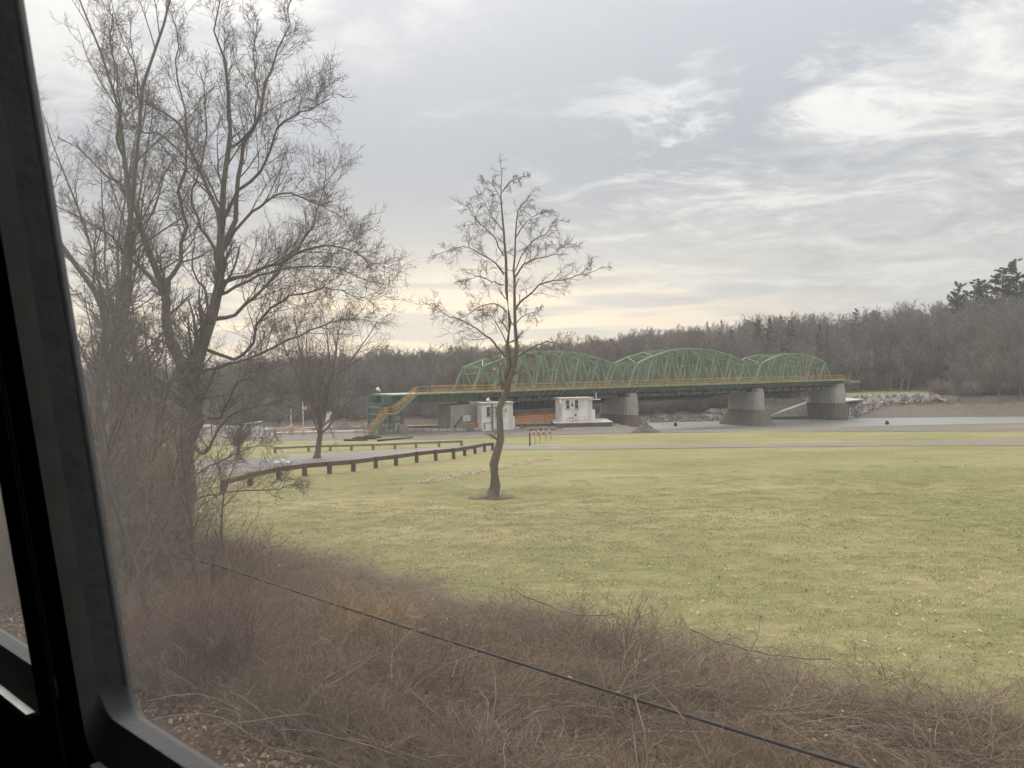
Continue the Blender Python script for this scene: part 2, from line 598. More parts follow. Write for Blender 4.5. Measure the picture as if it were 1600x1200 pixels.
# ------------------------------------------------------------------ scatter of uncountable stuff
def scatter(name, pts, rots, scales, pids, protos, label=None):
    """points carrying instances of the prototype meshes, as one object of kind stuff"""
    me = bpy.data.meshes.new(name)
    pts = np.asarray(pts, np.float32); n = len(pts)
    me.vertices.add(n); me.vertices.foreach_set('co', pts.ravel())
    a = me.attributes.new('rot', 'FLOAT_VECTOR', 'POINT'); a.data.foreach_set('vector', np.asarray(rots, np.float32).ravel())
    a = me.attributes.new('scl', 'FLOAT_VECTOR', 'POINT')
    S = np.asarray(scales, np.float32)
    if S.ndim == 1:
        S = np.repeat(S[:, None], 3, 1)
    a.data.foreach_set('vector', S.ravel())
    a = me.attributes.new('pid', 'INT', 'POINT'); a.data.foreach_set('value', np.asarray(pids, np.int32))
    me.update()
    o = link(bpy.data.objects.new(name, me))
    g = bpy.data.node_groups.new(name, 'GeometryNodeTree')
    g.interface.new_socket('Geometry', in_out='INPUT', socket_type='NodeSocketGeometry')
    g.interface.new_socket('Geometry', in_out='OUTPUT', socket_type='NodeSocketGeometry')
    gi = g.nodes.new('NodeGroupInput'); go = g.nodes.new('NodeGroupOutput')
    jn = g.nodes.new('GeometryNodeJoinGeometry')
    for p in reversed(protos):
        oi = g.nodes.new('GeometryNodeObjectInfo'); oi.inputs['Object'].default_value = p; oi.inputs['As Instance'].default_value = False
        ti = g.nodes.new('GeometryNodeGeometryToInstance')
        g.links.new(oi.outputs['Geometry'], ti.inputs[0]); g.links.new(ti.outputs[0], jn.inputs[0])
    ip = g.nodes.new('GeometryNodeInstanceOnPoints')
    ip.inputs['Pick Instance'].default_value = True

    def attr(nm, ty):
        x = g.nodes.new('GeometryNodeInputNamedAttribute'); x.data_type = ty; x.inputs['Name'].default_value = nm
        return x.outputs['Attribute']
    g.links.new(gi.outputs[0], ip.inputs['Points']); g.links.new(jn.outputs[0], ip.inputs['Instance'])
    g.links.new(attr('pid', 'INT'), ip.inputs['Instance Index'])
    e2r = g.nodes.new('FunctionNodeEulerToRotation')
    g.links.new(attr('rot', 'FLOAT_VECTOR'), e2r.inputs[0]); g.links.new(e2r.outputs[0], ip.inputs['Rotation'])
    g.links.new(attr('scl', 'FLOAT_VECTOR'), ip.inputs['Scale'])
    g.links.new(ip.outputs[0], go.inputs[0])
    md = o.modifiers.new('scatter', 'NODES'); md.node_group = g
    tag(o, label, None, None, 'stuff')
    return o


def proto(name, V, F, material, smooth=True):
    return bpy.data.objects.new(name, mesh_from(name, V, F, material, smooth))   # not linked: only a source of geometry

# ================================================================== SETTING
def build_ground():
    ys = np.concatenate([np.linspace(-60, 0, 25), np.arange(1, 30, 0.6), np.arange(30, 104, 1.4), np.arange(104, 128, 0.8), np.arange(128, 160, 2.5),
                         np.arange(160, 190, 1.0), np.arange(190, 320, 4.0), np.arange(320, 800, 14.0), np.geomspace(800, 6000, 18)])
    xr = np.concatenate([np.arange(0, 40, 0.8), np.arange(40, 140, 2.2), np.arange(140, 420, 7.0), np.geomspace(420, 5000, 22)])
    xs = np.concatenate([-xr[::-1][:-1], xr])
    Xg, Yg = np.meshgrid(xs, ys)
    Zg = gz(Xg, Yg)
    nx, ny = len(xs), len(ys)
    V = np.stack([Xg, Yg, Zg], -1).reshape(-1, 3)
    i = np.arange(ny - 1)[:, None] * nx; j = np.arange(nx - 1)[None]
    F = np.stack([i + j, i + j + 1, i + j + nx + 1, i + j + nx], -1).reshape(-1, 4)
    m = bpy.data.materials.new('ground_cover'); m.use_nodes = True
    nt = m.node_tree; b = nt.nodes['Principled BSDF']; b.inputs['Roughness'].default_value = 0.95; b.inputs['Specular IOR Level'].default_value = 0.1
    N = nt.nodes.new; L = nt.links.new
    geo = N('ShaderNodeNewGeometry'); pos = geo.outputs['Position']

    def noise(scale, detail=6, rough=0.6, stretch=None):
        v = pos
        if stretch:
            mp = N('ShaderNodeMapping'); mp.inputs['Scale'].default_value = stretch; L(v, mp.inputs[0]); v = mp.outputs[0]
        n = N('ShaderNodeTexNoise'); n.inputs['Scale'].default_value = scale; n.inputs['Detail'].default_value = detail; n.inputs['Roughness'].default_value = rough
        L(v, n.inputs['Vector']); return n.outputs[0]

    def ramp(f, *stops):
        r = N('ShaderNodeValToRGB'); e = r.color_ramp.elements
        while len(e) < len(stops):
            e.new(0.5)
        for el, (p, c) in zip(e, stops):
            el.position = p; el.color = (*c, 1)
        L(f, r.inputs[0]); return r.outputs[0]

    def mix(f, a, c):
        x = N('ShaderNodeMix'); x.data_type = 'RGBA'; L(f, x.inputs[0]); L(a, x.inputs[6]); L(c, x.inputs[7]); return x.outputs[2]
    g1 = ramp(noise(0.10, 6, 0.68, (0.8, 1.9, 1)), (0.38, (0.145, 0.162, 0.064)), (0.5, (0.235, 0.222, 0.102)), (0.62, (0.335, 0.285, 0.155)))
    g2 = ramp(noise(2.6, 6, 0.75, (0.7, 1.5, 1)), (0.34, (0.13, 0.14, 0.05)), (0.5, (0.24, 0.22, 0.095)), (0.68, (0.42, 0.345, 0.19)))
    x = N('ShaderNodeMix'); x.data_type = 'RGBA'; x.inputs[0].default_value = 0.45; L(g1, x.inputs[6]); L(g2, x.inputs[7])
    grass = x.outputs[2]
    litter = ramp(noise(5.0, 6, 0.7), (0.30, (0.035, 0.025, 0.018)), (0.5, (0.075, 0.052, 0.036)), (0.72, (0.16, 0.115, 0.078)))
    gravel = ramp(noise(1.6, 6, 0.7), (0.3, (0.13, 0.108, 0.086)), (0.7, (0.235, 0.20, 0.165)))
    wood = ramp(noise(0.5, 6, 0.7), (0.3, (0.10, 0.08, 0.066)), (0.7, (0.18, 0.15, 0.125)))
    at_ = N('ShaderNodeVertexColor'); at_.layer_name = 'zone'
    sp = N('ShaderNodeSeparateColor'); L(at_.outputs[0], sp.inputs[0])
    wob = noise(0.9, 5, 0.6)

    def edge(ch):
        a = N('ShaderNodeMath'); a.operation = 'MULTIPLY_ADD'; L(wob, a.inputs[0]); a.inputs[1].default_value = 0.9; a.inputs[2].default_value = -0.45
        s = N('ShaderNodeMath'); s.operation = 'ADD'; L(a.outputs[0], s.inputs[0]); L(sp.outputs[ch], s.inputs[1])
        r = N('ShaderNodeMapRange'); r.interpolation_type = 'SMOOTHSTEP'; L(s.outputs[0], r.inputs[0]); r.inputs[1].default_value = 0.38; r.inputs[2].default_value = 0.62
        return r.outputs[0]
    c = mix(edge(0), grass, litter); c = mix(edge(1), c, gravel); c = mix(edge(2), c, wood)
    L(c, b.inputs['Base Color'])
    bp = N('ShaderNodeBump'); bp.inputs['Strength'].default_value = 0.5; bp.inputs['Distance'].default_value = 0.06
    L(noise(9, 5, 0.7), bp.inputs['Height']); L(bp.outputs[0], b.inputs['Normal'])
    o = obj('ground', V, F, m, None, True)
    tag(o, 'sloping grass field running from the track down to the river and up the hill', None, None, 'structure')
    x, y = V[:, 0], V[:, 1]
    n = ND[0] * x + ND[1] * y
    u = x / np.maximum(y, 30)
    fb = far_bank(x); nb = near_bank(x)
    tt = TD[0] * x + TD[1] * y
    z0 = sstep(9.6, 6.8, n) * (1.0 - 0.5 * sstep(5.0, 1.0, tt) * sstep(3.2, 4.5, n))
    lawn = sstep(0.40, 0.44, u) * sstep(0.60, 0.56, u) * sstep(fb + 9, fb + 14, y) * sstep(fb + 52, fb + 44, y)
    z1 = np.maximum(sstep(nb - 9, nb - 4, y) * sstep(fb + 12, fb + 9, y), 0)
    lockyard = sstep(24, 18, x) * sstep(103, 110, y - shore_shift(x)) * (y < fb - 8)
    z1 = np.maximum(z1, lockyard)
    z2 = sstep(fb + 3, fb + 8, y) * (1 - lawn) 
    z2 = np.maximum(z2, 0)
    col = np.zeros((len(V), 4), np.float32); col[:, 0] = z0; col[:, 1] = z1 * (1 - z2); col[:, 2] = z2; col[:, 3] = 1
    ca = o.data.color_attributes.new('zone', 'FLOAT_COLOR', 'POINT'); ca.data.foreach_set('color', col.ravel())
    return o


build_ground()


def build_water():
    m = bpy.data.materials.new('river_water'); m.use_nodes = True
    nt = m.node_tree; b = nt.nodes['Principled BSDF']
    b.inputs['Base Color'].default_value = (0.27, 0.275, 0.265, 1); b.inputs['Roughness'].default_value = 0.38; b.inputs['IOR'].default_value = 1.33
    tc = nt.nodes.new('ShaderNodeNewGeometry')
    mp = nt.nodes.new('ShaderNodeMapping'); mp.inputs['Scale'].default_value = (0.35, 1.0, 1); nt.links.new(tc.outputs['Position'], mp.inputs[0])
    n = nt.nodes.new('ShaderNodeTexNoise'); n.inputs['Scale'].default_value = 0.8; n.inputs['Detail'].default_value = 6; n.inputs['Roughness'].default_value = 0.65
    nt.links.new(mp.outputs[0], n.inputs['Vector'])
    bp = nt.nodes.new('ShaderNodeBump'); bp.inputs['Strength'].default_value = 0.22; bp.inputs['Distance'].default_value = 0.08
    nt.links.new(n.outputs[0], bp.inputs['Height']); nt.links.new(bp.outputs[0], b.inputs['Normal'])
    V = [(-900, 100, WATER_Z), (1400, 100, WATER_Z), (1400, 190, WATER_Z), (-100, 190, WATER_Z), (-900, 930, WATER_Z)]
    # keeps between the banks; the ground rises through it on both sides
    xs = np.concatenate([np.linspace(-900, -60, 60), np.linspace(-55, 1400, 120)])
    A = np.stack([xs, near_bank(xs) + 2.0, np.full_like(xs, WATER_Z)], 1); B = np.stack([xs, far_bank(xs) + 2.5, np.full_like(xs, WATER_Z)], 1)
    V = np.concatenate([A, B]); k = len(xs)
    F = np.array([(i, i + 1, k + i + 1, k + i) for i in range(k - 1)])
    tag(obj('river_water', V, F, m), 'wind ruffled grey river under the bridge', None, None, 'structure')


build_water()


def strip(name, top, bottom, material, lift, label, cols=70, rows=5):
    def line(pl, t):
        pl = np.asarray(pl, float); return np.stack([np.interp(t, pl[:, 0], pl[:, 0]), np.interp(t, pl[:, 0], pl[:, 1])], -1)
    x0, x1 = top[0][0], top[-1][0]
    V = []
    for i in range(cols + 1):
        f = i / cols
        a = line(top, np.array(top[0][0] + (top[-1][0] - top[0][0]) * f)); c = line(bottom, np.array(bottom[0][0] + (bottom[-1][0] - bottom[0][0]) * f))
        pa, pc = hit(*a), hit(*c)
        for r in range(rows + 1):
            g = r / rows
            p = pa + (pc - pa) * g
            V.append((p[0], p[1], float(gz(p[0], p[1])) + lift))
    F = np.array([(i * (rows + 1) + r, (i + 1) * (rows + 1) + r, (i + 1) * (rows + 1) + r + 1, i * (rows + 1) + r + 1) for i in range(cols) for r in range(rows)])
    return tag(obj(name, V, F, material, None, True), label, None, None, 'structure')


M_gravel = mat('pale_gravel', (0.145, 0.13, 0.11), (0.24, 0.22, 0.19), 0.95, 1.2, 7, 0.4, 12, c3=(0.20, 0.185, 0.11), scale2=0.35)
M_asph = mat('worn_asphalt', (0.15, 0.142, 0.135), (0.215, 0.205, 0.195), 0.9, 0.8, 7, 0.25, 20, c3=(0.24, 0.22, 0.20), scale2=0.25)
M_yard = mat('yard_gravel', (0.12, 0.107, 0.092), (0.21, 0.19, 0.165), 0.95, 0.6, 7, 0.3, 10, c3=(0.16, 0.135, 0.11), scale2=0.2)
strip('gravel_track', [(868, 697.5), (1100, 694), (1400, 690.5), (1530, 687), (1640, 680)], [(868, 703), (1100, 700), (1400, 697), (1530, 697), (1640, 697)], M_gravel, 0.03,
      'pale gravel track crossing the grass field')
strip('asphalt_lane', [(300, 722), (470, 711.5), (560, 706.5), (650, 701), (740, 695.5), (880, 697)], [(300, 750), (450, 730), (560, 720), (650, 711.5), (740, 703), (880, 702)], M_asph, 0.03,
      'grey asphalt lane behind the timber guard rail')
strip('lock_yard', [(380, 675), (560, 673), (800, 671.5), (960, 670), (1100, 668.5), (1640, 667)], [(380, 688), (560, 688), (700, 686), (860, 680), (960, 676.5), (1640, 673.5)], M_yard, 0.03,
      'brown grey yard in front of the lock wall')

# ------------------------------------------------------------------ train carriage round the camera
M_trim_black = mat('black_trim', (0.006, 0.006, 0.007), (0.009, 0.009, 0.010), 0.75, 30)
M_rubber = mat('rubber_gasket', (0.034, 0.037, 0.042), (0.048, 0.052, 0.057), 0.75, 18, bump=0.1)
M_lip = mat('grey_frame_lip', (0.05, 0.049, 0.047), (0.07, 0.068, 0.065), 0.6, 20)
M_metal = mat('worn_metal_sill', (0.42, 0.42, 0.42), (0.55, 0.55, 0.54), 0.35, 25, metallic=0.6)


def wp(t, d, z):
    return EYE + TD * t + ND * (0.39 - 0.12 * z + d) + np.array((0, 0, z))


def rrect(t0, t1, z0, z1, r, n=8):
    pts = []
    for cx, cz, a0 in ((t1 - r, z1 - r, 0), (t0 + r, z1 - r, 90), (t0 + r, z0 + r, 180), (t1 - r, z0 + r, 270)):
        for i in range(n + 1):
            a = math.radians(a0 + 90 * i / n); pts.append((cx + r * math.cos(a), cz + r * math.sin(a)))
    return pts


def build_train():
    car = wthing('train_carriage', 'dark train carriage wall and window frame along the edge of the view', 'train', EYE - np.array((0, 0, 1.25)))
    wins = ((-1.25, 1.10, -0.475, 0.95), (1.265, 3.4, -0.475, 0.95))
    outer = ((-3.2, 1.185, -1.2, 1.25), (1.186, 6.0, -1.2, 1.25))
    R = 0.04
    for k, ((t0, t1, z0, z1), (a0, a1, b0, b1)) in enumerate(zip(wins, outer)):
        hole = rrect(t0, t1, z0, z1, R); lip = rrect(t0, t1, z0 - 0.035, z1, R); nH = len(hole)

        def ring(name, A, dA, B, dB, material, parent, th=0.004):
            V = [wp(t, dA, z) for t, z in A] + [wp(t, dB, z) for t, z in B]
            F = [(i, (i + 1) % nH, nH + (i + 1) % nH, nH + i) for i in range(nH)]
            m = MB(); m.add(V, F); o = m.build(name, material, parent, True)
            return o
        # wall panel with the rounded opening
        out = []
        for t, z in lip:
            ct, cz = (t0 + t1) / 2, (z0 + z1) / 2
            ft = (t - ct) / ((t1 - t0) / 2); fz = (z - cz) / ((z1 - z0) / 2 + 0.035)
            s = max(abs(ft), abs(fz)); ft, fz = ft / s, fz / s
            out.append((a0 + (ft + 1) / 2 * (a1 - a0), b0 + (fz + 1) / 2 * (b1 - b0)))
        # corners of the outer rectangle
        m = MB()
        V = [wp(t, -0.056, z) for t, z in lip] + [wp(t, -0.056, z) for t, z in out] + [wp(t + (0.075 if t > (t0 + t1) / 2 else -0.075), 0.02, z + (0.075 if z > (z0 + z1) / 2 else -0.075)) for t, z in hole] + [wp(t, 0.02, z) for t, z in out]
        F = []
        for i in range(nH):
            j = (i + 1) % nH
            F += [(i, j, nH + j, nH + i), (2 * nH + i, 3 * nH + i, 3 * nH + j, 2 * nH + j)]
        m.add(V, F)
        # fill the outer corners
        for ct, cz in ((a0, b0), (a1, b0), (a1, b1), (a0, b1)):
            near = sorted(out, key=lambda p: (p[0] - ct) ** 2 + (p[1] - cz) ** 2)[:2]
            if near[0] != (ct, cz):
                m.add([wp(ct, -0.056, cz), wp(*[near[0][0], -0.056, near[0][1]]), wp(*[near[1][0], -0.056, near[1][1]])], [(0, 1, 2)])
                m.add([wp(ct, 0.02, cz), wp(near[0][0], 0.02, near[0][1]), wp(near[1][0], 0.02, near[1][1])], [(0, 1, 2)])
        wall = m.build('wall_panel', M_trim_black, car)
        fr = ring('window_frame', lip, -0.056, [(t, z + (0.018 if z < 0 else 0)) for t, z in hole] , -0.030, M_lip, car)
        ring('gasket', [(t, z + (0.018 if z < 0 else 0)) for t, z in hole], -0.030, hole, 0.014, M_rubber, fr)
        g = MB()
        g.beam(wp(t0 + R, -0.062, z0 - 0.035), wp(t1 - R * 0.9, -0.062, z0 - 0.035), 0.012, 0.010)
        g.build('sill_strip', M_metal, fr)
        if k == 1:
            g = MB(); V = [wp(1.187, -0.0585, -0.9), wp(1.258, -0.0585, -0.9), wp(1.258, -0.0585, 1.2), wp(1.187, -0.0585, 1.2)]
            g.add(V + [v - ND * 0.004 for v in V], BOXF); g.build('trim_strip', mat('dim_trim', (0.03, 0.03, 0.03), (0.04, 0.04, 0.04), 0.7), car)
        # pane: clear safety glass, fitted in the gasket
        mg = MATS.get('clear_glass')
        if mg is None:
            mg = bpy.data.materials.new('clear_glass'); mg.use_nodes = True; nt = mg.node_tree; nt.nodes.clear()
            tb = nt.nodes.new('ShaderNodeVolumePrincipled'); tb.inputs['Color'].default_value = (0.96, 0.96, 0.95, 1); tb.inputs['Density'].default_value = 7.0; tb.inputs['Anisotropy'].default_value = 0.3   # grimy, faintly milky
            ou = nt.nodes.new('ShaderNodeOutputMaterial'); nt.links.new(tb.outputs[0], ou.inputs['Volume']); MATS['clear_glass'] = mg
        V = [wp(t, 0.002, z) for t, z in hole] + [wp(t, 0.008, z) for t, z in hole]
        F = [tuple(range(nH)), tuple(range(nH, 2 * nH))[::-1]] + [(i, (i + 1) % nH, nH + (i + 1) % nH, nH + i) for i in range(nH)]
        g = MB(); g.add(V, [f[::-1] for f in F]); g.build('window_pane', mg, fr)
    # the rest of the carriage closes the room
    def slab(name, pts, th):
        m = MB(); V = [np.asarray(p, float) for p in pts]; nrm = np.cross(V[1] - V[0], V[2] - V[0]); nrm /= np.linalg.norm(nrm)
        m.add(V + [v + nrm * th for v in V], BOXF); return m.build(name, M_trim_black, car)

    def cp(t, n, z):
        return EYE + TD * t + ND * n + np.array((0, 0, z))
    slab('roof_lining', [cp(-3.2, 0.25, 1.25), cp(6.0, 0.25, 1.25), cp(6.0, -2.4, 1.25), cp(-3.2, -2.4, 1.25)], -0.05)
    slab('carriage_floor', [cp(-3.2, 0.55, -1.2), cp(6.0, 0.55, -1.2), cp(6.0, -2.4, -1.2), cp(-3.2, -2.4, -1.2)], 0.05)
    slab('inner_wall', [cp(-3.2, -2.4, -1.2), cp(6.0, -2.4, -1.2), cp(6.0, -2.4, 1.25), cp(-3.2, -2.4, 1.25)], 0.05)
    slab('end_wall', [cp(-3.2, 0.55, -1.2), cp(-3.2, -2.4, -1.2), cp(-3.2, -2.4, 1.25), cp(-3.2, 0.25, 1.25)], 0.05)
    slab('end_wall', [cp(6.0, 0.55, -1.2), cp(6.0, -2.4, -1.2), cp(6.0, -2.4, 1.25), cp(6.0, 0.25, 1.25)], 0.05)
    return car


build_train()

# ================================================================== BRIDGE AND LOCK
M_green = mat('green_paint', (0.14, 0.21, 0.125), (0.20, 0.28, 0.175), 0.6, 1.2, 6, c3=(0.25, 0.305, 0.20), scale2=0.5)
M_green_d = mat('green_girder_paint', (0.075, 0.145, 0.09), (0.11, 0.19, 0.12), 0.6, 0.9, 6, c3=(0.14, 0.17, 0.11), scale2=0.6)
M_orange = mat('orange_rail_paint', (0.52, 0.30, 0.10), (0.64, 0.42, 0.18), 0.6, 2.0, c3=(0.42, 0.21, 0.075), scale2=1.5)
M_orange_net = mat('orange_barrier', (0.75, 0.27, 0.05), (0.85, 0.36, 0.10), 0.7, 3.0)
M_conc = mat('pier_concrete', (0.30, 0.275, 0.24), (0.42, 0.395, 0.35), 0.9, 0.8, 8, 0.2, 8, c3=(0.34, 0.30, 0.25), scale2=0.35, stretch=(1, 1, 0.35))
M_conc_d = mat('stained_concrete', (0.12, 0.105, 0.085), (0.20, 0.18, 0.15), 0.9, 0.7, 8, 0.2, 8, c3=(0.15, 0.125, 0.10), scale2=0.3, stretch=(1, 1, 0.4))
M_conc_l = mat('pale_concrete', (0.48, 0.45, 0.40), (0.60, 0.57, 0.52), 0.9, 1.2, 7, 0.15, 10, c3=(0.42, 0.39, 0.34), scale2=0.5)
M_white = mat('white_paint', (0.78, 0.77, 0.73), (0.87, 0.86, 0.82), 0.7, 1.5, 6, c3=(0.63, 0.61, 0.56), scale2=0.7, stretch=(1, 1, 0.3))
M_dark = mat('dark_steel', (0.035, 0.037, 0.042), (0.06, 0.062, 0.068), 0.6, 1.5)
M_grey = mat('grey_steel', (0.13, 0.13, 0.125), (0.20, 0.195, 0.19), 0.6, 2)
M_glass = mat('dark_window_glass', (0.03, 0.035, 0.04), (0.05, 0.055, 0.06), 0.12, 3, spec=0.6)
M_rust = mat('rusty_steel', (0.14, 0.07, 0.04), (0.24, 0.13, 0.075), 0.85, 2)
M_lampw = mat('lamp_housing', (0.7, 0.7, 0.68), (0.8, 0.8, 0.78), 0.4, 5)
M_timber = mat('weathered_timber', (0.085, 0.062, 0.048), (0.15, 0.115, 0.092), 0.9, 3, 7, 0.3, 20, stretch=(1, 1, 0.3))
M_timber_d = mat('dark_timber', (0.04, 0.032, 0.026), (0.08, 0.066, 0.054), 0.9, 3, 7)
M_stone = mat('riprap_stone', (0.22, 0.20, 0.18), (0.46, 0.43, 0.39), 0.95, 0.9, 6, c3=(0.16, 0.14, 0.12), scale2=0.5)

BP0 = np.array((-6.7, 125.0, 0.0)); BD = np.array((0.885, 0.464, 0.0)); BD /= np.linalg.norm(BD); BB = np.array((-BD[1], BD[0], 0.0))
PITCHB, BW, DECK = 32.3, 8.0, 6.2


def bp(s, w, z):
    return BP0 + BD * s + BB * w + np.array((0, 0, z))


def bridge_box(m, s0, s1, w0, w1, z0, z1):
    V = [bp(s, w, z) for z in (z0, z1) for s, w in ((s0, w0), (s1, w0), (s1, w1), (s0, w1))]
    return m.add(V, BOXF)


def build_bridge():
    br = wthing('truss_bridge', 'long green steel truss bridge with orange railing on concrete piers over the river', 'bridge', bp(0, 0, 0))
    g = lambda: MB()
    S0, S1 = -14.5, 2.715 * PITCHB + 1.0
    # deck slab and edge girder
    bridge_box(g(), S0, S1 + 3.5, -1.6, BW + 0.6, DECK - 0.28, DECK - 0.02).build('deck', M_green, br)
    bridge_box(g(), 0.6, S1 + 3.3, -0.25, 0.05, DECK - 1.0, DECK - 0.285).build('edge_girder', M_green, br)
    bridge_box(g(), 0.6, S1, BW - 0.15, BW + 0.15, DECK - 1.2, DECK - 0.285).build('edge_girder', M_green, br)
    wk = bridge_box(g(), -10.8, S1 + 2.6, -2.1, -1.62, DECK - 0.16, DECK + 0.02).build('walkway', M_green, br)
    # brackets that carry the walkway
    for i in range(70):
        s = 1.2 + i * 1.28
        if s > S1 - 0.5:
            break
        m = g(); m.beam(bp(s, -0.3, DECK - 0.95), bp(s, -2.0, DECK - 0.2), 0.10, 0.12); m.beam(bp(s, -0.25, DECK - 0.34), bp(s, -2.05, DECK - 0.25), 0.09, 0.09)
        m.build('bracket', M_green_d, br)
    # floor beams and stringers under the deck
    for i in range(24):
        s = 1.0 + i * 3.94
        if s > S1 - 0.5:
            break
        bridge_box(g(), s - 0.14, s + 0.14, 0.06, BW - 0.16, DECK - 1.55, DECK - 0.29).build('floor_beam', M_grey, br)
    for w in (1.6, 3.2, 4.8, 6.4):
        bridge_box(g(), 0.7, S1 - 0.3, w - 0.11, w + 0.11, DECK - 1.32, DECK - 0.9).build('stringer', M_grey, br)
    # approach girder on the near end
    for w in (-0.6, BW - 1.0):
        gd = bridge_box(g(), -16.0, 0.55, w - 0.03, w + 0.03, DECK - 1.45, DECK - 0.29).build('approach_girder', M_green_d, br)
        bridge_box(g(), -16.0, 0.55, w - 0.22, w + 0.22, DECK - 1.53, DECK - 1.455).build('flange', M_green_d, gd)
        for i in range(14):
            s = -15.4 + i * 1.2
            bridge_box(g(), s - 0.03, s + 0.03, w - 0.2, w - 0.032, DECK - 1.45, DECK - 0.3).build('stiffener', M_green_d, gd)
    # railing along the near edge: two rails and posts
    def railing(s0, s1, w, parent):
        rl = g(); rl.beam(bp(s0, w, DECK + 1.05), bp(s1, w, DECK + 1.05), 0.09, 0.10); r1 = rl.build('railing', M_orange, parent)
        m = g(); m.beam(bp(s0, w, DECK + 0.55), bp(s1, w, DECK + 0.55), 0.07, 0.08); m.build('middle_rail', M_orange, r1)
        m = g(); m.beam(bp(s0, w, DECK + 0.13), bp(s1, w, DECK + 0.13), 0.05, 0.16); m.build('toe_board', M_orange, r1)
        k = int((s1 - s0) / 2.1)
        for i in range(k + 1):
            s = s0 + 0.05 + (s1 - s0 - 0.1) * i / k
            m = g(); m.beam(bp(s, w + 0.06, DECK - 0.1), bp(s, w + 0.06, DECK + 1.02), 0.08, 0.08); m.build('rail_post', M_orange, r1)
    railing(-10.8, S1 + 1.2, -2.02, br)
    railing(-4.0, S1 - 2.0, BW + 0.5, br)
    bridge_box(g(), S1 + 1.0, S1 + 7.0, -1.4, -1.1, DECK - 0.75, DECK - 0.3).build('end_beam', M_green, br)

    # trusses
    def truss(s0, L, npan, hend, hmid, w, sw):
        pan = L / npan
        def H(s):
            a = (L / 2 - pan / 2)
            return hmid - (hmid - hend) * (abs(s - L / 2) / a) ** 2
        zb = DECK - 0.05
        tp = [(i + 0.5) * pan for i in range(npan)]
        m = g(); m.beam(bp(s0, w, zb), bp(s0 + L, w, zb), 0.30, 0.36); tr = m.build('truss', M_green, br)
        top = [bp(s0 + s, w, DECK + H(s)) for s in tp]
        for i in range(npan - 1):
            m = g(); m.beam(top[i], top[i + 1], 0.34, 0.30); m.build('top_chord', M_green, tr)
        for i in range(npan):
            b0 = bp(s0 + i * pan, w, zb); b1 = bp(s0 + (i + 1) * pan, w, zb)
            end0, end1 = i == 0, i == npan - 1
            m = g(); m.beam(b0, top[i], 0.34 if end0 else 0.27, 0.34 if end0 else 0.25); m.build('end_post' if end0 else 'diagonal', M_green, tr)
            m = g(); m.beam(top[i], b1, 0.34 if end1 else 0.27, 0.34 if end1 else 0.25); m.build('end_post' if end1 else 'diagonal', M_green, tr)
            m = g(); m.beam(bp(s0 + tp[i], w, zb + 0.1), top[i], 0.16, 0.16); m.build('vertical_post', M_green, tr)
            if i:
                hs = H(i * pan) - 0.1
                m = g(); m.beam(bp(s0 + i * pan, w, zb + 0.1), bp(s0 + i * pan, w, DECK + hs), 0.10, 0.10); m.build('vertical_post', M_green, tr)
                zz = DECK + H(i * pan) * 0.52
                m = g(); m.beam(bp(s0 + (i - 0.24) * pan, w, zz), bp(s0 + (i + 0.24) * pan, w, zz), 0.09, 0.10); m.build('sub_strut', M_green, tr)
            m = g(); c = top[i] - np.array((0, 0, 0.2)); bb = [c + BD * a + BB * 0.19 * sw + np.array((0, 0, z)) for a, z in ((-0.45, 0.25), (0.45, 0.25), (0.25, -0.35), (-0.25, -0.35))]
            m.add(bb + [v + BB * 0.02 * sw for v in bb], BOXF); m.build('gusset', M_green, tr)
        return top
    spans = ((0.0, 0.975 * PITCHB, 8, 4.15, 6.75), (PITCHB, 0.975 * PITCHB, 8, 4.25, 7.15), (2 * PITCHB, 0.715 * PITCHB, 6, 3.9, 6.0))
    for k, (s0, L, npan, he, hm) in enumerate(spans):
        A = truss(s0, L, npan, he, hm, 0.0, -1); B = truss(s0, L, npan, he, hm, BW, 1)
        m = g(); m.beam(A[0], B[0], 0.35, 0.5); lat = m.build('portal_strut', M_green, br)
        for i in range(npan):
            m = g(); m.beam(A[i], B[i], 0.2, 0.28); m.build('lateral_strut', M_green, lat)
            if i:
                m = g(); m.beam(A[i - 1], B[i], 0.14, 0.14); m.build('lateral_brace', M_green, lat)
                m = g(); m.beam(B[i - 1], A[i], 0.14, 0.14); m.build('lateral_brace', M_green, lat)
            dn = np.array((0, 0, -1.35))
            if 0 < i < npan - 1:
                m = g(); m.beam(A[i] + dn, B[i] + dn, 0.12, 0.14); m.build('sway_strut', M_green, lat)
                m = g(); m.beam(A[i] + dn, (A[i] + B[i]) / 2, 0.10, 0.10); m.build('sway_brace', M_green, lat)
                m = g(); m.beam(B[i] + dn, (A[i] + B[i]) / 2, 0.10, 0.10); m.build('sway_brace', M_green, lat)
        for end, ss in ((0, s0), (npan - 1, s0 + L)):
            pb = [bp(ss, w, DECK) for w in (0, BW)]
            pa, pc = A[end] * 0.72 + pb[0] * 0.28, B[end] * 0.72 + pb[1] * 0.28
            m = g(); m.beam(pa, pc, 0.16, 0.2); m.build('sway_strut', M_green, lat)
            for j in range(8):
                f, f2 = j / 8, (j + 1) / 8
                a, c = (A[end] * (1 - f) + B[end] * f, pa * (1 - f2) + pc * f2) if j % 2 else (pa * (1 - f) + pc * f, A[end] * (1 - f2) + B[end] * f2)
                m = g(); m.beam(a, c, 0.08, 0.08); m.build('lattice_bar', M_green, lat)
        # dam gate leaves folded up under the deck
        zb = 2.1 if k == 0 else 2.75
        n = 6 if k < 2 else 4
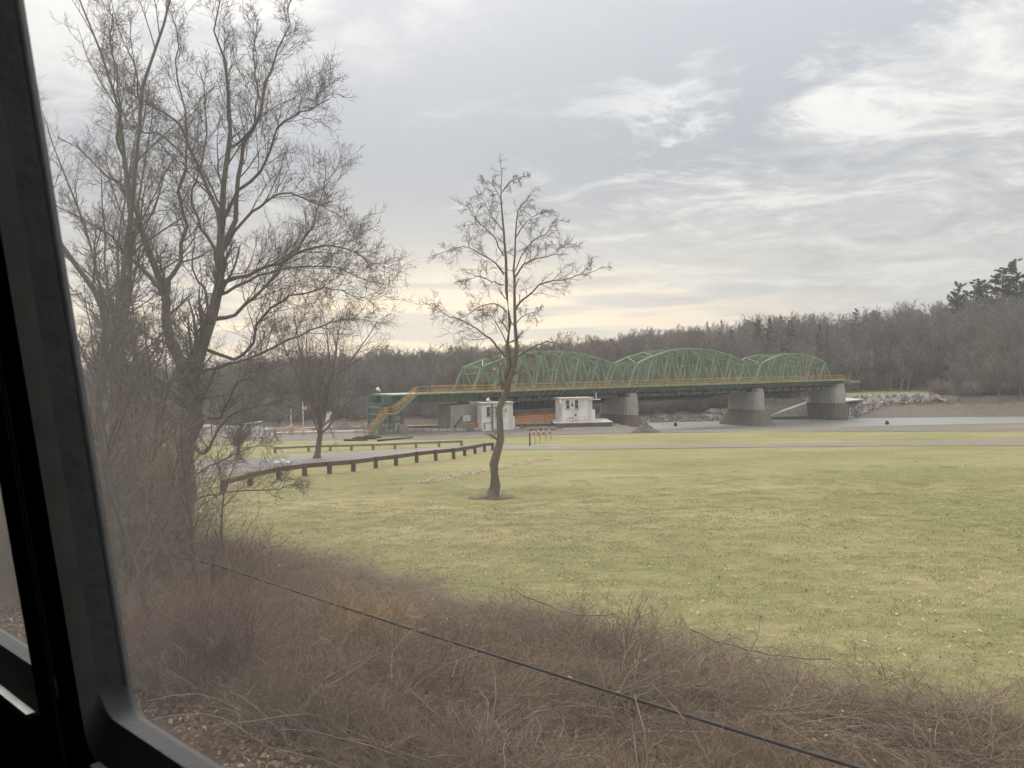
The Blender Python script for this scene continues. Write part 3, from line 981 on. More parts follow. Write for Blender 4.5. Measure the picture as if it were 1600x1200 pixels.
        for i in range(n):
            a, b = s0 + 1.6 + (L - 3.2) * i / n, s0 + 1.6 + (L - 3.2) * (i + 1) / n - 0.12
            z0 = zb + (0.5 if i in (0, n - 1) else 0) + 0.08 * (i % 2)
            m = g()
            V = [bp(a, 4.6, z0 + 0.5), bp(b, 4.6, z0 + 0.5), bp(b, BW - 0.4, z0), bp(a, BW - 0.4, z0)]
            m.add(V + [v + np.array((0, 0, 1.5)) for v in V], BOXF); gt = m.build('dam_gate', M_dark, br)
            for q in range(4):
                s = a + (b - a) * (q + 0.5) / 4
                m = g(); m.beam(bp(s, 4.5, z0 + 0.45), bp(s, 4.5, DECK - 0.9), 0.14, 0.14); m.build('gate_frame', M_dark, gt)
        m = g(); m.beam(bp(s0 + 1.2, 1.0, DECK - 1.75), bp(s0 + L - 1.2, 1.0, DECK - 1.75), 0.5, 0.45); mc = m.build('gate_machinery', M_grey, br)
        for i in range(9):
            s = s0 + 2 + (L - 4) * i / 8
            bridge_box(g(), s - 0.4, s + 0.4, 0.3, 1.2, DECK - 2.05, DECK - 1.55).build('gear_case', M_grey, mc)
    # lamps and inspection cabs on the deck
    for s, w, z, sgn in ((2.4, 0.5, 4.0, 0), (4.5, 0.5, 3.7, 0), (16.8, 0.5, 3.4, 0), (PITCHB + 13.5, 0.5, 3.6, 0), (PITCHB + 22, 0.5, 3.5, 0)):
        m = g(); m.box(bp(s, w, DECK + z), (0.32, 0.32, 0.26)); m.build('lamp', M_lampw, br)
    for s in (3.0, 7.5):
        bridge_box(g(), s, s + 2.4, 3.0, 4.6, DECK, DECK + 1.5).build('hoist_cab', M_rust, br)

    # support tower under the near end
    tw = None
    for s in (-16.2, -12.6):
        for w in (-0.4, 5.6):
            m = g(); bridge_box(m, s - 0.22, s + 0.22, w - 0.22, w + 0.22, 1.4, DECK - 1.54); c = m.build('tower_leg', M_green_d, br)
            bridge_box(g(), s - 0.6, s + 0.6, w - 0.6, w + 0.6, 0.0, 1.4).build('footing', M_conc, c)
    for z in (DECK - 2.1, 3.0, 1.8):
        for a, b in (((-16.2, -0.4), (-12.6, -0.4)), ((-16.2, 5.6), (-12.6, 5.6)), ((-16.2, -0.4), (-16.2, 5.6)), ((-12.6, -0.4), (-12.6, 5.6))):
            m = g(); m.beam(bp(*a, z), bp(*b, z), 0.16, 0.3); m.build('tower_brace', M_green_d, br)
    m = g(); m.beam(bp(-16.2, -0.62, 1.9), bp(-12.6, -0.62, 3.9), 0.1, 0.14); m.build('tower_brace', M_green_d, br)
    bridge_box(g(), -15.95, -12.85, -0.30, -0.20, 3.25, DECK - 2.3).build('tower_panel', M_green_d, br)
    # stairway: deck down to a landing, then to the yard
    w0, w1 = -2.9, -1.75
    def flight(sa, za, sb, zb, name):
        fl = None
        for w in (w0, w1):
            m = g(); m.beam(bp(sa, w, za - 0.1), bp(sb, w, zb - 0.1), 0.07, 0.34); o = m.build('stringer' if fl else name, M_green, fl or br); fl = fl or o
        n = max(4, int(abs(za - zb) / 0.22))
        for i in range(n):
            f = (i + 0.5) / n; s, z = sa + (sb - sa) * f, za + (zb - za) * f
            bridge_box(g(), s - 0.14, s + 0.14, w0 + 0.04, w1 - 0.04, z - 0.02, z + 0.02).build('tread', M_grey, fl)
        for w in (w0, w1):
            for h in (1.0, 0.5):
                m = g(); m.beam(bp(sa, w, za + h), bp(sb, w, zb + h), 0.09, 0.10); m.build('handrail', M_orange, fl)
            for i in range(5):
                f = i / 4; s, z = sa + (sb - sa) * f, za + (zb - za) * f
                m = g(); m.beam(bp(s, w, z), bp(s, w, z + 1.0), 0.07, 0.07); m.build('rail_post', M_orange, fl)
    flight(-10.9, DECK, -14.4, 3.3, 'stair_flight')
    bridge_box(g(), -15.9, -14.4, w0, w1, 3.18, 3.3).build('stair_landing', M_orange, br)
    lr = None
    for a, b in (((-14.5, w0), (-15.85, w0)), ((-15.85, w0), (-15.85, w1))):
        for h in (1.0, 0.5):
            m = g(); m.beam(bp(*a, 3.3 + h), bp(*b, 3.3 + h), 0.09, 0.1); m.build('landing_rail', M_orange, br)
        m = g(); m.beam(bp(*b, 3.3), bp(*b, 4.3), 0.08, 0.08); m.build('landing_rail_post', M_orange, br)
    for s in (-14.5, -15.8):
        for w in (w0 + 0.1, w1 - 0.1):
            m = g(); m.beam(bp(s, w, 0.02), bp(s, w, 3.18), 0.12, 0.12); m.build('landing_leg', M_green, br)
    w0, w1 = -2.85, -1.8
    flight(-15.95, 3.2, -18.4, 0.15, 'stair_flight')
    return br


build_bridge()


# ---- piers
def pier(name, s, w_near, w_far, half, z_top, z_mid, z_bot, flare, label, cap=True):
    base = bp(s, w_near, z_bot)
    p = wthing(name, label, 'bridge pier', base, 'concrete piers of the bridge')

    def outline(hw, a, b, nose=7):
        pts = []
        for i in range(nose + 1):
            t = math.pi * i / nose
            pts.append((hw * math.cos(t), a - hw * math.sin(t)))       # near rounded nose, from +s to -s
        for i in range(nose + 1):
            t = math.pi * i / nose
            pts.append((-hw * math.cos(t), b + hw * 0.6 * math.sin(t)))
        return pts

    def loft(m, rings):
        V = []; n = len(rings[0][0])
        for pts, z in rings:
            V += [bp(s + a, w, z) for a, w in pts]
        F = []
        for k in range(len(rings) - 1):
            F += [(k * n + i, k * n + (i + 1) % n, (k + 1) * n + (i + 1) % n, (k + 1) * n + i) for i in range(n)]
        F += [tuple(range(n))[::-1], tuple(range((len(rings) - 1) * n, len(rings) * n))]
        return m.add(V, F)
    up = [(outline(half + 0.12 * (1 - f), w_near, w_far), z_mid + (z_top - z_mid) * f) for f in (0, 0.5, 1)]
    loft(MB(), up).build('shaft', M_conc, p)
    lo = []
    for f in (0, 0.35, 0.7, 0.9, 1.0):
        e = flare * (1 - f) ** 1.1 + 0.25
        lo.append((outline(half + e, w_near - e * 0.2, w_far + e * 0.4), z_bot + (z_mid - z_bot) * f))
    loft(MB(), lo).build('footing', M_conc_d, p)
    if cap:
        loft(MB(), [(outline(half * 0.62, w_near - half * 0.35, w_near + 0.6), z_top + 0.004), (outline(half * 0.62, w_near - half * 0.35, w_near + 0.6), z_top + 0.75)]).build('cap', M_conc, p)
    return p


pier('bridge_pier', 0.985 * PITCHB, -1.2, 6.5, 1.35, 4.25, 1.0, -3.4, 1.2, 'concrete pier behind the gravel mound, beside the second white lock house')
pier('bridge_pier', 1.985 * PITCHB, -1.2, 5.6, 1.25, 4.25, 0.6, -3.6, 2.3, 'midstream concrete pier with wide dark flared foot standing in open water')
pier('bridge_pier', 2.74 * PITCHB, -0.8, 5.4, 1.7, 4.6, 1.1, -3.6, 0.35, 'far concrete pier at the stony bank with straight dark lower part')


def build_abutment():
    a = wthing('concrete_abutment', 'weathered square concrete abutment with white notice board under the near end of the bridge', 'abutment', bp(0, 0, 0))
    m = MB(); V = []
    for z, e in ((-0.05, 0.25), (3.7, 0.0)):
        V += [bp(-4.3 - e, -0.9 - e, z), bp(1.2 + e, -0.9 - e, z), bp(1.2 + e, 4.5 + e, z), bp(-4.3 - e, 4.5 + e, z)]
    m.add(V, BOXF); m.build('abutment_wall', M_conc, a)
    bridge_box(MB(), -4.45, 1.35, -1.0, 4.6, 3.7, 4.1).build('coping', M_conc, a)
    bridge_box(MB(), -0.9, 1.3, -0.8, 4.4, 4.104, 4.65).build('bearing_block', M_conc_l, a)
    b = bridge_box(MB(), -2.3, -0.95, -1.16, -1.06, 1.35, 2.35).build('notice_board', M_white, a)
    bridge_box(MB(), -2.38, -0.87, -1.06, -1.02, 1.28, 2.42).build('board_frame', M_grey, b)
    for i in range(3):
        bridge_box(MB(), -2.1 + 0.05 * i, -1.2 - 0.1 * i, -1.168, -1.1605, 2.05 - 0.22 * i, 2.10 - 0.22 * i).build('text_line', M_grey, b)
    bridge_box(MB(), -4.0, -3.1, -1.25, -1.12, 0.0, 2.1).build('steel_door', mat('concrete_toned_door', (0.33, 0.31, 0.27), (0.4, 0.38, 0.34), 0.8), a)
    m = MB(); m.beam(bp(-4.2, -1.5, 0.3), bp(-2.5, -1.4, 2.2), 0.12, 0.2); m.build('brace', M_rust, a)


build_abutment()


def house(px0, px1, ytop, ybot, depth, zbase, label, low_w, low_h, wins, variant):
    A = at(px0, ybot, depth); Bq = at(px1, ybot, depth + 1.2)
    A[2] = Bq[2] = zbase
    ex = Bq - A; Wd = np.linalg.norm(ex[:2]); ex = ex / np.linalg.norm(ex); ey = np.array((-ex[1], ex[0], 0.0))
    Hh = (ybot - ytop) / FPX * depth
    h = wthing('lock_house', label, 'lock house', A, 'white lock control houses')

    def hb(m, x0, x1, y0, y1, z0, z1):
        V = [A + ex * x + ey * y + np.array((0, 0, z)) for z in (z0, z1) for x, y in ((x0, y0), (x1, y0), (x1, y1), (x0, y1))]
        return m.add(V, BOXF)
    D = 4.2
    hb(MB(), 0, Wd, 0, D, 0.0, Hh - 0.18).build('wall', M_white, h)
    hb(MB(), Wd + 0.003, Wd + low_w, 0.25, D - 0.3, 0.0, low_h).build('side_block', M_white, h)
    hb(MB(), -0.22, Wd + 0.22, -0.25, D + 0.25, Hh - 0.18, Hh).build('roof', M_conc_l, h)
    for x, z, w, hh in wins:
        fr = hb(MB(), x - 0.06, x + w + 0.06, -0.06, -0.004, z - 0.06, z + hh + 0.06).build('window', M_white, h)
        hb(MB(), x, x + w, -0.075, -0.0605, z, z + hh).build('pane', M_glass, fr)
        hb(MB(), x, x + w, -0.088, -0.076, z + hh * 0.5 - 0.025, z + hh * 0.5 + 0.025).build('sash_bar', M_white, fr)
        hb(MB(), x - 0.1, x + w + 0.1, -0.14, -0.062, z - 0.13, z - 0.062).build('sill', M_grey, fr)
    return h, hb, Wd, Hh, A, ex, ey


h1, hb1, W1, H1, A1, e1, n1 = house(754, 802, 627, 671, 119.0, 0.02, 'white lock house partly behind the lone leaning tree', 0.35, 2.15,
                                    [(0.72, 2.35, 0.55, 1.45), (2.15, 2.35, 0.55, 1.45)], 1)
hb1(MB(), 1.50, 1.72, -0.22, -0.01, 0.0, H1 - 0.3).build('downpipe', M_grey, h1)
hb1(MB(), 1.44, 1.80, -0.34, -0.221, 2.6, 3.4).build('switch_box', M_grey, h1)
hb1(MB(), 0.25, 0.40, -0.10, -0.005, 0.2, 1.3).build('conduit', M_grey, h1)
hb1(MB(), 0.401, 1.49, -0.08, -0.005, 1.2, 1.3).build('conduit', M_grey, h1)
hb1(MB(), 3.9, 4.0, -0.10, -0.005, 2.9, 3.5).build('wall_lamp', M_grey, h1)
_m = MB(); _m.cyl(A1 + e1 * 1.2 + n1 * 0.5 + np.array((0, 0, H1)), A1 + e1 * 1.2 + n1 * 0.5 + np.array((0, 0, H1 + 0.35)), 0.04); _fl = _m.build('lamp_post', M_grey, h1)
_m = MB(); _m.cyl(A1 + e1 * 1.0 + n1 * 0.3 + np.array((0, 0, H1 + 0.55)), A1 + e1 * 1.45 + n1 * 0.55 + np.array((0, 0, H1 + 0.25)), 0.30, 0.12, 10); _m.build('floodlight', M_lampw, _fl)

h2, hb2, W2, H2, A2, e2, n2_ = house(879.5, 926, 622.5, 661, 124.0, 0.72, 'white lock house on a raised platform with a black bell by its windows', 0.55, 2.0,
                                     [(0.62, 2.35, 0.55, 1.35), (2.15, 2.35, 0.55, 1.35)], 2)
hb2(MB(), 2.1, 2.4, -0.05, -0.004, 1.05, 1.40).build('vent', M_dark, h2)
hb2(MB(), 1.1, 1.28, -0.05, -0.004, 0.62, 0.85).build('vent', M_dark, h2)
hb2(MB(), 1.65, 1.83, -0.05, -0.004, 0.62, 0.85).build('vent', M_dark, h2)
hb2(MB(), 1.3, 2.4, -0.5, -0.03, 0.0, 0.16).build('mooring_box', M_dark, h2)
hb2(MB(), W2 - 0.7, W2 + 1.25, -0.7, -0.26, H2 - 0.42, H2 - 0.30).build('canopy', M_white, h2)
_m = MB(); _c = A2 + e2 * 1.62 - n2_ * 0.35; _m.cyl(_c + np.array((0, 0, 2.75)), _c + np.array((0, 0, 3.15)), 0.26, 0.08, 10); _m.cyl(_c + np.array((0, 0, 3.15)), _c + np.array((0, 0, 3.35)), 0.06, 0.03, 6); _m.build('bell', M_dark, h2)
hb2(MB(), 1.55, 1.69, -0.36, -0.004, 3.36, 3.46).build('bell_bracket', M_dark, h2)
_m = MB(); _m.cyl(A2 + e2 * -0.3 - n2_ * 0.1 + np.array((0, 0, H2 - 0.9)), A2 + e2 * -0.42 - n2_ * 0.1 + np.array((0, 0, H2 - 0.25)), 0.26, 0.2, 10); _m.build('floodlight', M_lampw, h2)
_m = MB(); _m.cyl(A2 + e2 * (W2 + 0.9) + n2_ * 0.5 + np.array((0, 0, H2 - 0.29)), A2 + e2 * (W2 + 0.9) + n2_ * 0.5 + np.array((0, 0, H2 + 0.75)), 0.09, 0.05, 8); _m.build('mast', M_lampw, h2)
for _x in (0.3, 1.3, 2.4, 3.5, 4.4):
    _m = MB(); _m.beam(A2 + e2 * _x - n2_ * 1.0, A2 + e2 * _x - n2_ * 1.0 + np.array((0, 0, 0.95)), 0.05, 0.05); _m.build('yard_rail_post', M_orange, h2)
for _z in (0.5, 0.95):
    _m = MB(); _m.beam(A2 + e2 * 0.25 - n2_ * 1.06 + np.array((0, 0, _z)), A2 + e2 * 4.45 - n2_ * 1.06 + np.array((0, 0, _z)), 0.04, 0.05); _m.build('yard_rail', M_orange, h2)


# ---- lock walls, rails, yard furniture
def lock_bits():
    rng = np.random.default_rng(8)
    # raised platform of the second house
    m = MB(); P = [at(866, 667, 122.0), at(957, 667, 122.0)]
    a, b = P[0], P[1]; a[2] = b[2] = 0
    d = (b - a) / np.linalg.norm(b - a); n = np.array((-d[1], d[0], 0))
    def quad(a, b, w, z0, z1):
        V = [np.array((*(p + n * k)[:2], z)) for z in (z0, z1) for p, k in ((a, 0), (b, 0), (b, w), (a, w))]
        return MB().add(V, BOXF)
    pl = quad(a, b, 9.0, -0.05, 0.70)
    t = one(pl, 'lock_platform', M_conc_d, 'low dark concrete platform carrying the second white lock house', 'platform', bevel=0.03)
    cp = quad(a - n * 0.12 - d * 0.1, b - n * 0.12 + d * 0.1, 9.2, 0.704, 0.86)
    one(cp, 'platform_coping', M_conc_l, 'pale concrete coping slab on the dark platform under the second lock house', 'coping', bevel=0.03)
    # near coping in sections
    for k, (x0, x1) in enumerate(((430, 470), (472, 520), (522, 590), (592, 660), (662, 750), (752, 812))):
        A = at(x0, 671, 120.5); B = at(x1, 671, 120.5); A[2] = B[2] = 0
        q = quad(A, B, 1.1, -0.02, 0.34)
        names = ('by the flagpoles', 'behind the small roadside tree', 'left of the bridge stair foot', 'below the green stair tower', 'in front of the concrete abutment', 'at the foot of the first white lock house')
        one(q, 'lock_coping', M_conc_l, 'pale concrete lock coping block ' + names[k], 'coping', 'pale coping blocks along the lock', bevel=0.03)
    A = at(880, 668.5, 119.0); B = at(962, 668.5, 119.0); A[2] = B[2] = 0
    one(quad(A, B, 0.7, -0.02, 0.16), 'lock_coping', M_conc_l, 'thin white coping kerb in front of the second lock house platform', 'coping', 'pale coping blocks along the lock')

    # thin dark railing along the near coping
    r = wthing('lock_railing', 'thin dark post railing along the yard edge below the approach span', 'railing', hit(620, 674))
    for x in np.arange(556, 735, 13.0):
        p = at(x, 673.5, 118.6); p[2] = 0.0
        m = MB(); m.beam(p, p + np.array((0, 0, 1.0)), 0.07, 0.07); m.build('rail_post', M_timber_d, r)
    pa, pb = at(556, 673.5, 118.5), at(734, 673.5, 118.5)
    for z in (0.95, 0.5):
        m = MB(); qa, qb = pa.copy(), pb.copy(); qa[2] = qb[2] = z
        m.beam(qa, qb, 0.03, 0.03); m.build('rail', M_timber_d, r)

    # orange barrier rails across the lock between the houses: several bays, one behind another
    for k, (x0, x1, dep, z) in enumerate(((806, 880, 128.0, 0.35), (806, 878, 132.0, 0.5), (808, 876, 137.0, 0.6))):
        t = wthing('barrier_rail', ('front', 'middle', 'rear')[k] + ' one of the orange barrier rails between the two white lock houses', 'barrier', at(x0, 660, dep) * (1, 1, 0), 'orange barrier rails over the lock')
        A = at(x0, 660, dep); B = at(x1, 660, dep + 4); A[2] = B[2] = z
        for hgt in (0.25, 0.6, 0.95, 1.3):
            m = MB(); m.beam(A + (0, 0, hgt), B + (0, 0, hgt), 0.08, 0.13); m.build('bar', M_orange_net, t)
        for i in range(9):
            f = i / 8; p = A + (B - A) * f + np.array((0, 0.08, 0))
            m = MB(); m.beam(p - (0, 0, 0.62), p + (0, 0, 1.38), 0.10, 0.10); m.build('bar_post', M_orange_net, t)
    for k, (x0, x1, dep, lab) in enumerate(((628, 690, 133.0, 'rust orange railing across the lock left of the concrete abutment'), (735, 753, 121.8, 'short orange railing between abutment and first white lock house'),
                                            (505, 588, 131.0, 'long orange railing left of the green bridge tower'))):
        t = wthing('lock_gate_rail', lab, 'railing', at(x0, 665, dep) * (1, 1, 0), 'rust orange lock railings')
        A = at(x0, 664, dep); B = at(x1, 664, dep); A[2] = B[2] = 0.02
        for hgt in (0.35, 0.7, 1.05):
            m = MB(); m.beam(A + (0, 0, hgt), B + (0, 0, hgt), 0.07, 0.10); m.build('rail', M_orange if k != 1 else M_orange_net, t)
        nn = max(3, int((x1 - x0) / 9))
        for i in range(nn + 1):
            p = A + (B - A) * (i / nn) + np.array((0, 0.07, 0))
            m = MB(); m.beam(p, p + (0, 0, 1.1), 0.08, 0.08); m.build('rail_post', M_orange, t)
    # far lock wall, low, pale
    for k, (x0, x1, dep) in enumerate(((440, 560, 130.0), (628, 695, 129.0))):
        A = at(x0, 668, dep); B = at(x1, 668, dep); A[2] = B[2] = 0
        one(quad(A, B, 1.5, -0.05, 0.42), 'lock_wall', M_conc, ('low concrete lock wall behind the small roadside tree', 'low concrete lock wall seen through the approach span')[k], 'wall', bevel=0.03)

    # stone blocks and crates by the coping
    def block(px, py, dep, sx, sy, sz, lab, material=M_conc_d, cat='stone block'):
        p = at(px, py, dep); p[2] = 0.0
        m = MB(); ang = rng.uniform(-0.4, 0.4); c, s = math.cos(ang), math.sin(ang)
        V = [p + np.array((c * x - s * y, s * x + c * y, z)) * (1, 1, 1) for x, y, z in [(v[0] + rng.normal() * 0.03, v[1] + rng.normal() * 0.03, v[2]) for v in box_v((0, 0, sz / 2), (sx, sy, sz))]]
        m.add(V, BOXF)
        one(m, 'stone_block', material, lab, cat, 'stone blocks along the lock', bevel=0.04)
    for i, x in enumerate((826, 834, 841, 849, 857, 865)):
        block(x, 668, 117.5, 0.75, 0.6, 0.45 + 0.1 * (i % 2), ('first', 'second', 'third', 'fourth', 'fifth', 'sixth')[i] + ' stone block from the first white lock house along the yard edge', M_stone)
    block(735, 671, 118.3, 1.1, 0.8, 0.6, 'squat grey concrete crate before the abutment', M_conc_d, 'concrete crate')
    # cones
    cone_m = mat('cone_orange', (0.85, 0.20, 0.05), (0.95, 0.26, 0.08), 0.6, 4)
    for i, (x, y) in enumerate(((834, 680), (841.5, 679.2), (849.5, 678.6), (858.5, 677.6))):
        p = hit(x, y); p = np.array((p[0], p[1], float(gz(p[0], p[1])) + 0.03))
        t = wthing('traffic_cone', ('leftmost', 'second from left', 'third from left', 'rightmost')[i] + ' of the four orange cones on the lock yard', 'traffic cone', p, 'orange cones on the yard')
        m = MB(); m.box(p + (0, 0, 0.02), (0.36, 0.36, 0.04)); m.build('base', M_dark, t)
        m = MB(); m.cyl(p + (0, 0, 0.04), p + (0, 0, 0.72), 0.16, 0.05, 10); m.build('cone_body', cone_m, t, True)
        m = MB(); m.cyl(p + (0, 0, 0.38), p + (0, 0, 0.50), 0.115, 0.096, 10); m.build('band', M_white, t, True)
    # mounds
    def mound(px, py, dep, w, d, h, lab, material, seed, z0=None):
        p = at(px, py, dep); p = np.array((p[0], p[1], float(gz(p[0], p[1])) if z0 is None else z0))
        r2 = np.random.default_rng(seed); K, Rn = 30, 9; V = [(0, 0, h)]; F = []
        for i in range(1, Rn + 1):
            for k in range(K):
                a = 2 * math.pi * k / K; f = i / Rn
                rr = f * (1 + 0.12 * math.sin(3 * a + seed) + r2.normal() * 0.03)
                V.append((math.cos(a) * rr * w / 2, math.sin(a) * rr * d / 2, h * (1 - f) ** 0.9 * (1 + 0.22 * math.sin(2 * a + seed * 2)) + r2.normal() * 0.05 * h - 0.05 * f))
        F = [(0, 1 + k, 1 + (k + 1) % K) for k in range(K)]
        for i in range(Rn - 1):
            for k in range(K):
                F.append((1 + i * K + k, 1 + (i + 1) * K + k, 1 + (i + 1) * K + (k + 1) % K, 1 + i * K + (k + 1) % K))
        m = MB(); m.add([p + np.array(v) for v in V], F)
        one(m, 'gravel_mound', material, lab, 'mound', smooth=True)
    M_mound = mat('mound_earth', (0.10, 0.085, 0.065), (0.21, 0.18, 0.145), 0.95, 3, 8, 0.8, 12)
    mound(1008, 674, 109.5, 4.6, 3.4, 1.35, 'dark gravel mound on the shore before the pier', M_mound, 3)
    mound(538, 662, 131.0, 5.0, 4.0, 1.7, 'grey spoil mound beyond the lock left of the stair tower', M_yard, 5, 0.0)
    mound(575, 664, 130.0, 3.6, 3.0, 1.2, 'low brown rubble mound at the foot of the green bridge tower', M_mound, 9, 0.0)
    mound(455, 668, 128.0, 8.5, 4.0, 1.0, 'reddish earth heap behind the flagpoles', mat('red_earth', (0.20, 0.115, 0.075), (0.31, 0.19, 0.125), 0.95, 2, 6, 0.5), 12, 0.0)
    # logs pile
    for i in range(7):
        p = hit(556 + i * 4.5, 689 - i * 0.7); z = float(gz(p[0], p[1])) + 0.14 + 0.12 * (i % 3)
        a = rng.uniform(-0.25, 0.25); d = np.array((math.cos(a), math.sin(a), rng.uniform(-0.03, 0.03))); L = rng.uniform(1.6, 3.6)
        m = MB(); c = np.array((p[0], p[1], z)); m.cyl(c - d * L / 2, c + d * L / 2, 0.16, 0.12, 8)
        one(m, 'drift_log', M_timber_d, ('lowest', 'second', 'third', 'fourth', 'fifth', 'sixth', 'rearmost')[i] + ' dark log counted from the left end of the drift pile beyond the lane', 'log', 'logs of the drift pile', smooth=True)
    p, q = hit(590, 690), hit(645, 685)
    m = MB(); m.cyl(p * (1, 1, 0) + (0, 0, float(gz(p[0], p[1])) + 0.15), q * (1, 1, 0) + (0, 0, float(gz(q[0], q[1])) + 0.15), 0.13, 0.09, 8)
    one(m, 'drift_log', M_timber_d, 'long single pole lying on the grass right of the drift pile', 'log', smooth=True)


lock_bits()


# ---- far bank by the bridge
def far_bits():
    a = wthing('bank_apron', 'sloping pale concrete apron on the far bank beside the end pier', 'apron', at(1240, 650, 172) * (1, 1, 0) + (0, 0, WATER_Z))
    P = lambda x, y, d: at(x, y, d)
    m = MB(); b0, b1, t1 = P(1190, 654, 170.5), P(1268, 652, 169.5), P(1270, 627, 170.5)
    mid = P(1225, 642, 171.5)
    back = np.array((0, 3.0, 0))
    V = [b0, b1, t1, mid]; m.add(V + [v + back for v in V], BOXF); m.build('apron_slope', M_conc_l, a)
    m = MB(); x0, x1 = P(1190, 652, 169.2), P(1267, 651, 168.2); V = [np.array((*p[:2], z)) for z in (-3.4, -1.95) for p in (x0, x1, x1 + (0, 1.0, 0), x0 + (0, 1.0, 0))]
    m.add(V, BOXF); m.build('toe_wall', M_conc_d, a)
    m = MB(); m.box(P(1267, 624, 170.3), (1.6, 1.6, 1.2)); m.build('end_block', M_conc_l, a)
    # pale ramp slab right of the end pier
    m = MB(); q = [P(1312, 629, 168), P(1352, 625, 176), P(1350, 619.5, 184), P(1312, 620, 182)]
    V = [v for v in q] + [v + np.array((0, 0, 0.25)) for v in q]; m.add([*V[:4], *V[4:]], BOXF)
    one(m, 'boat_ramp', M_conc_l, 'pale concrete ramp slab on the far bank right of the end pier', 'ramp')
    # bank wall linking pier to the shore
    m = MB(); x0, x1 = P(1300, 652, 166.5), P(1327, 652, 167.5); V = [np.array((*p[:2], z)) for z in (-3.6, 0.9) for p in (x0, x1, x1 + (0, 7.0, 0), x0 + (0, 7.0, 0))]
    m.add(V, BOXF); one(m, 'bank_wall', M_conc_d, 'dark concrete bank wall joining the end pier to the rocks', 'wall')

    rng = np.random.default_rng(4)
    # riprap
    oct_f = [(0, 2, 4), (2, 1, 4), (1, 3, 4), (3, 0, 4), (2, 0, 5), (1, 2, 5), (3, 1, 5), (0, 3, 5)]

    def rocks(name, pts, smin, smax, lab):
        V = []; F = []
        for p in pts:
            s = rng.uniform(smin, smax); o = len(V)
            R = np.linalg.qr(rng.normal(size=(3, 3)))[0]
            for v in box_v((0, 0, 0), (2, 1.5, 1.2)):
                V.append(p + R @ (v * s * 0.5 * rng.uniform(0.7, 1.15, 3)))
            F += [tuple(i + o for i in f) for f in BOXF]
        tag(obj(name, V, F, M_stone), lab, None, None, 'stuff')
    pts = []
    while len(pts) < 900:
        x = rng.uniform(62, 100); y = far_bank(x) + rng.uniform(-3, 11)
        u = 800 + 1164 * x / y
        if not (1316 < u < 1500):
            continue
        f = (y - far_bank(x) + 3) / 14
        lim = np.interp(u, [1316, 1350, 1380, 1500], [0.0, 0.35, 0.6, 0.72])
        if f < lim:
            continue
        pts.append(gp(x, y) + (0, 0, 0.12))
    rocks('riprap_rubble', pts, 0.5, 1.25, 'tumbled pale rocks along the top of the far bank right of the bridge')
    pts = []
    while len(pts) < 420:
        x = rng.uniform(26, 52); y = far_bank(x) + rng.uniform(-3.5, 2.2)
        pts.append(gp(x, y) + (0, 0, 0.1))
    rocks('shore_rubble', pts, 0.3, 0.65, 'pale stones lining the far shore under the bridge')
    pts = []
    while len(pts) < 110:
        x = rng.uniform(45, 52); y = far_bank(x) + rng.uniform(-3, 4)
        pts.append(gp(x, y) + (0, 0, 0.15 + (x - 45) * 0.05))
    rocks('bank_rubble', pts, 0.6, 1.2, 'heap of dark angular rocks on the far shore behind the midstream pier')

    # mooring buoys
    for k, (x, y, lab) in enumerate(((1055.5, 665.5, 'small dark buoy afloat right of the gravel mound'), (1204, 663.5, 'small dark buoy at the foot of the midstream pier'), (1386, 663, 'small dark buoy alone in open water right of the bridge'))):
        d = ray(x, y); t = (WATER_Z - EYE[2]) / d[2]; p = EYE + d * t
        o = wthing('buoy', lab, 'buoy', p, 'dark buoys on the river')
        m = MB(); m.cyl(p - (0, 0, 0.2), p + (0, 0, 0.55), 0.38, 0.34, 10); m.build('float', M_dark, o, True)
        m = MB(); m.cyl(p + (0, 0, 0.551), p + (0, 0, 0.8), 0.2, 0.12, 8); m.build('cap', M_lampw if k == 1 else M_dark, o, True)


far_bits()


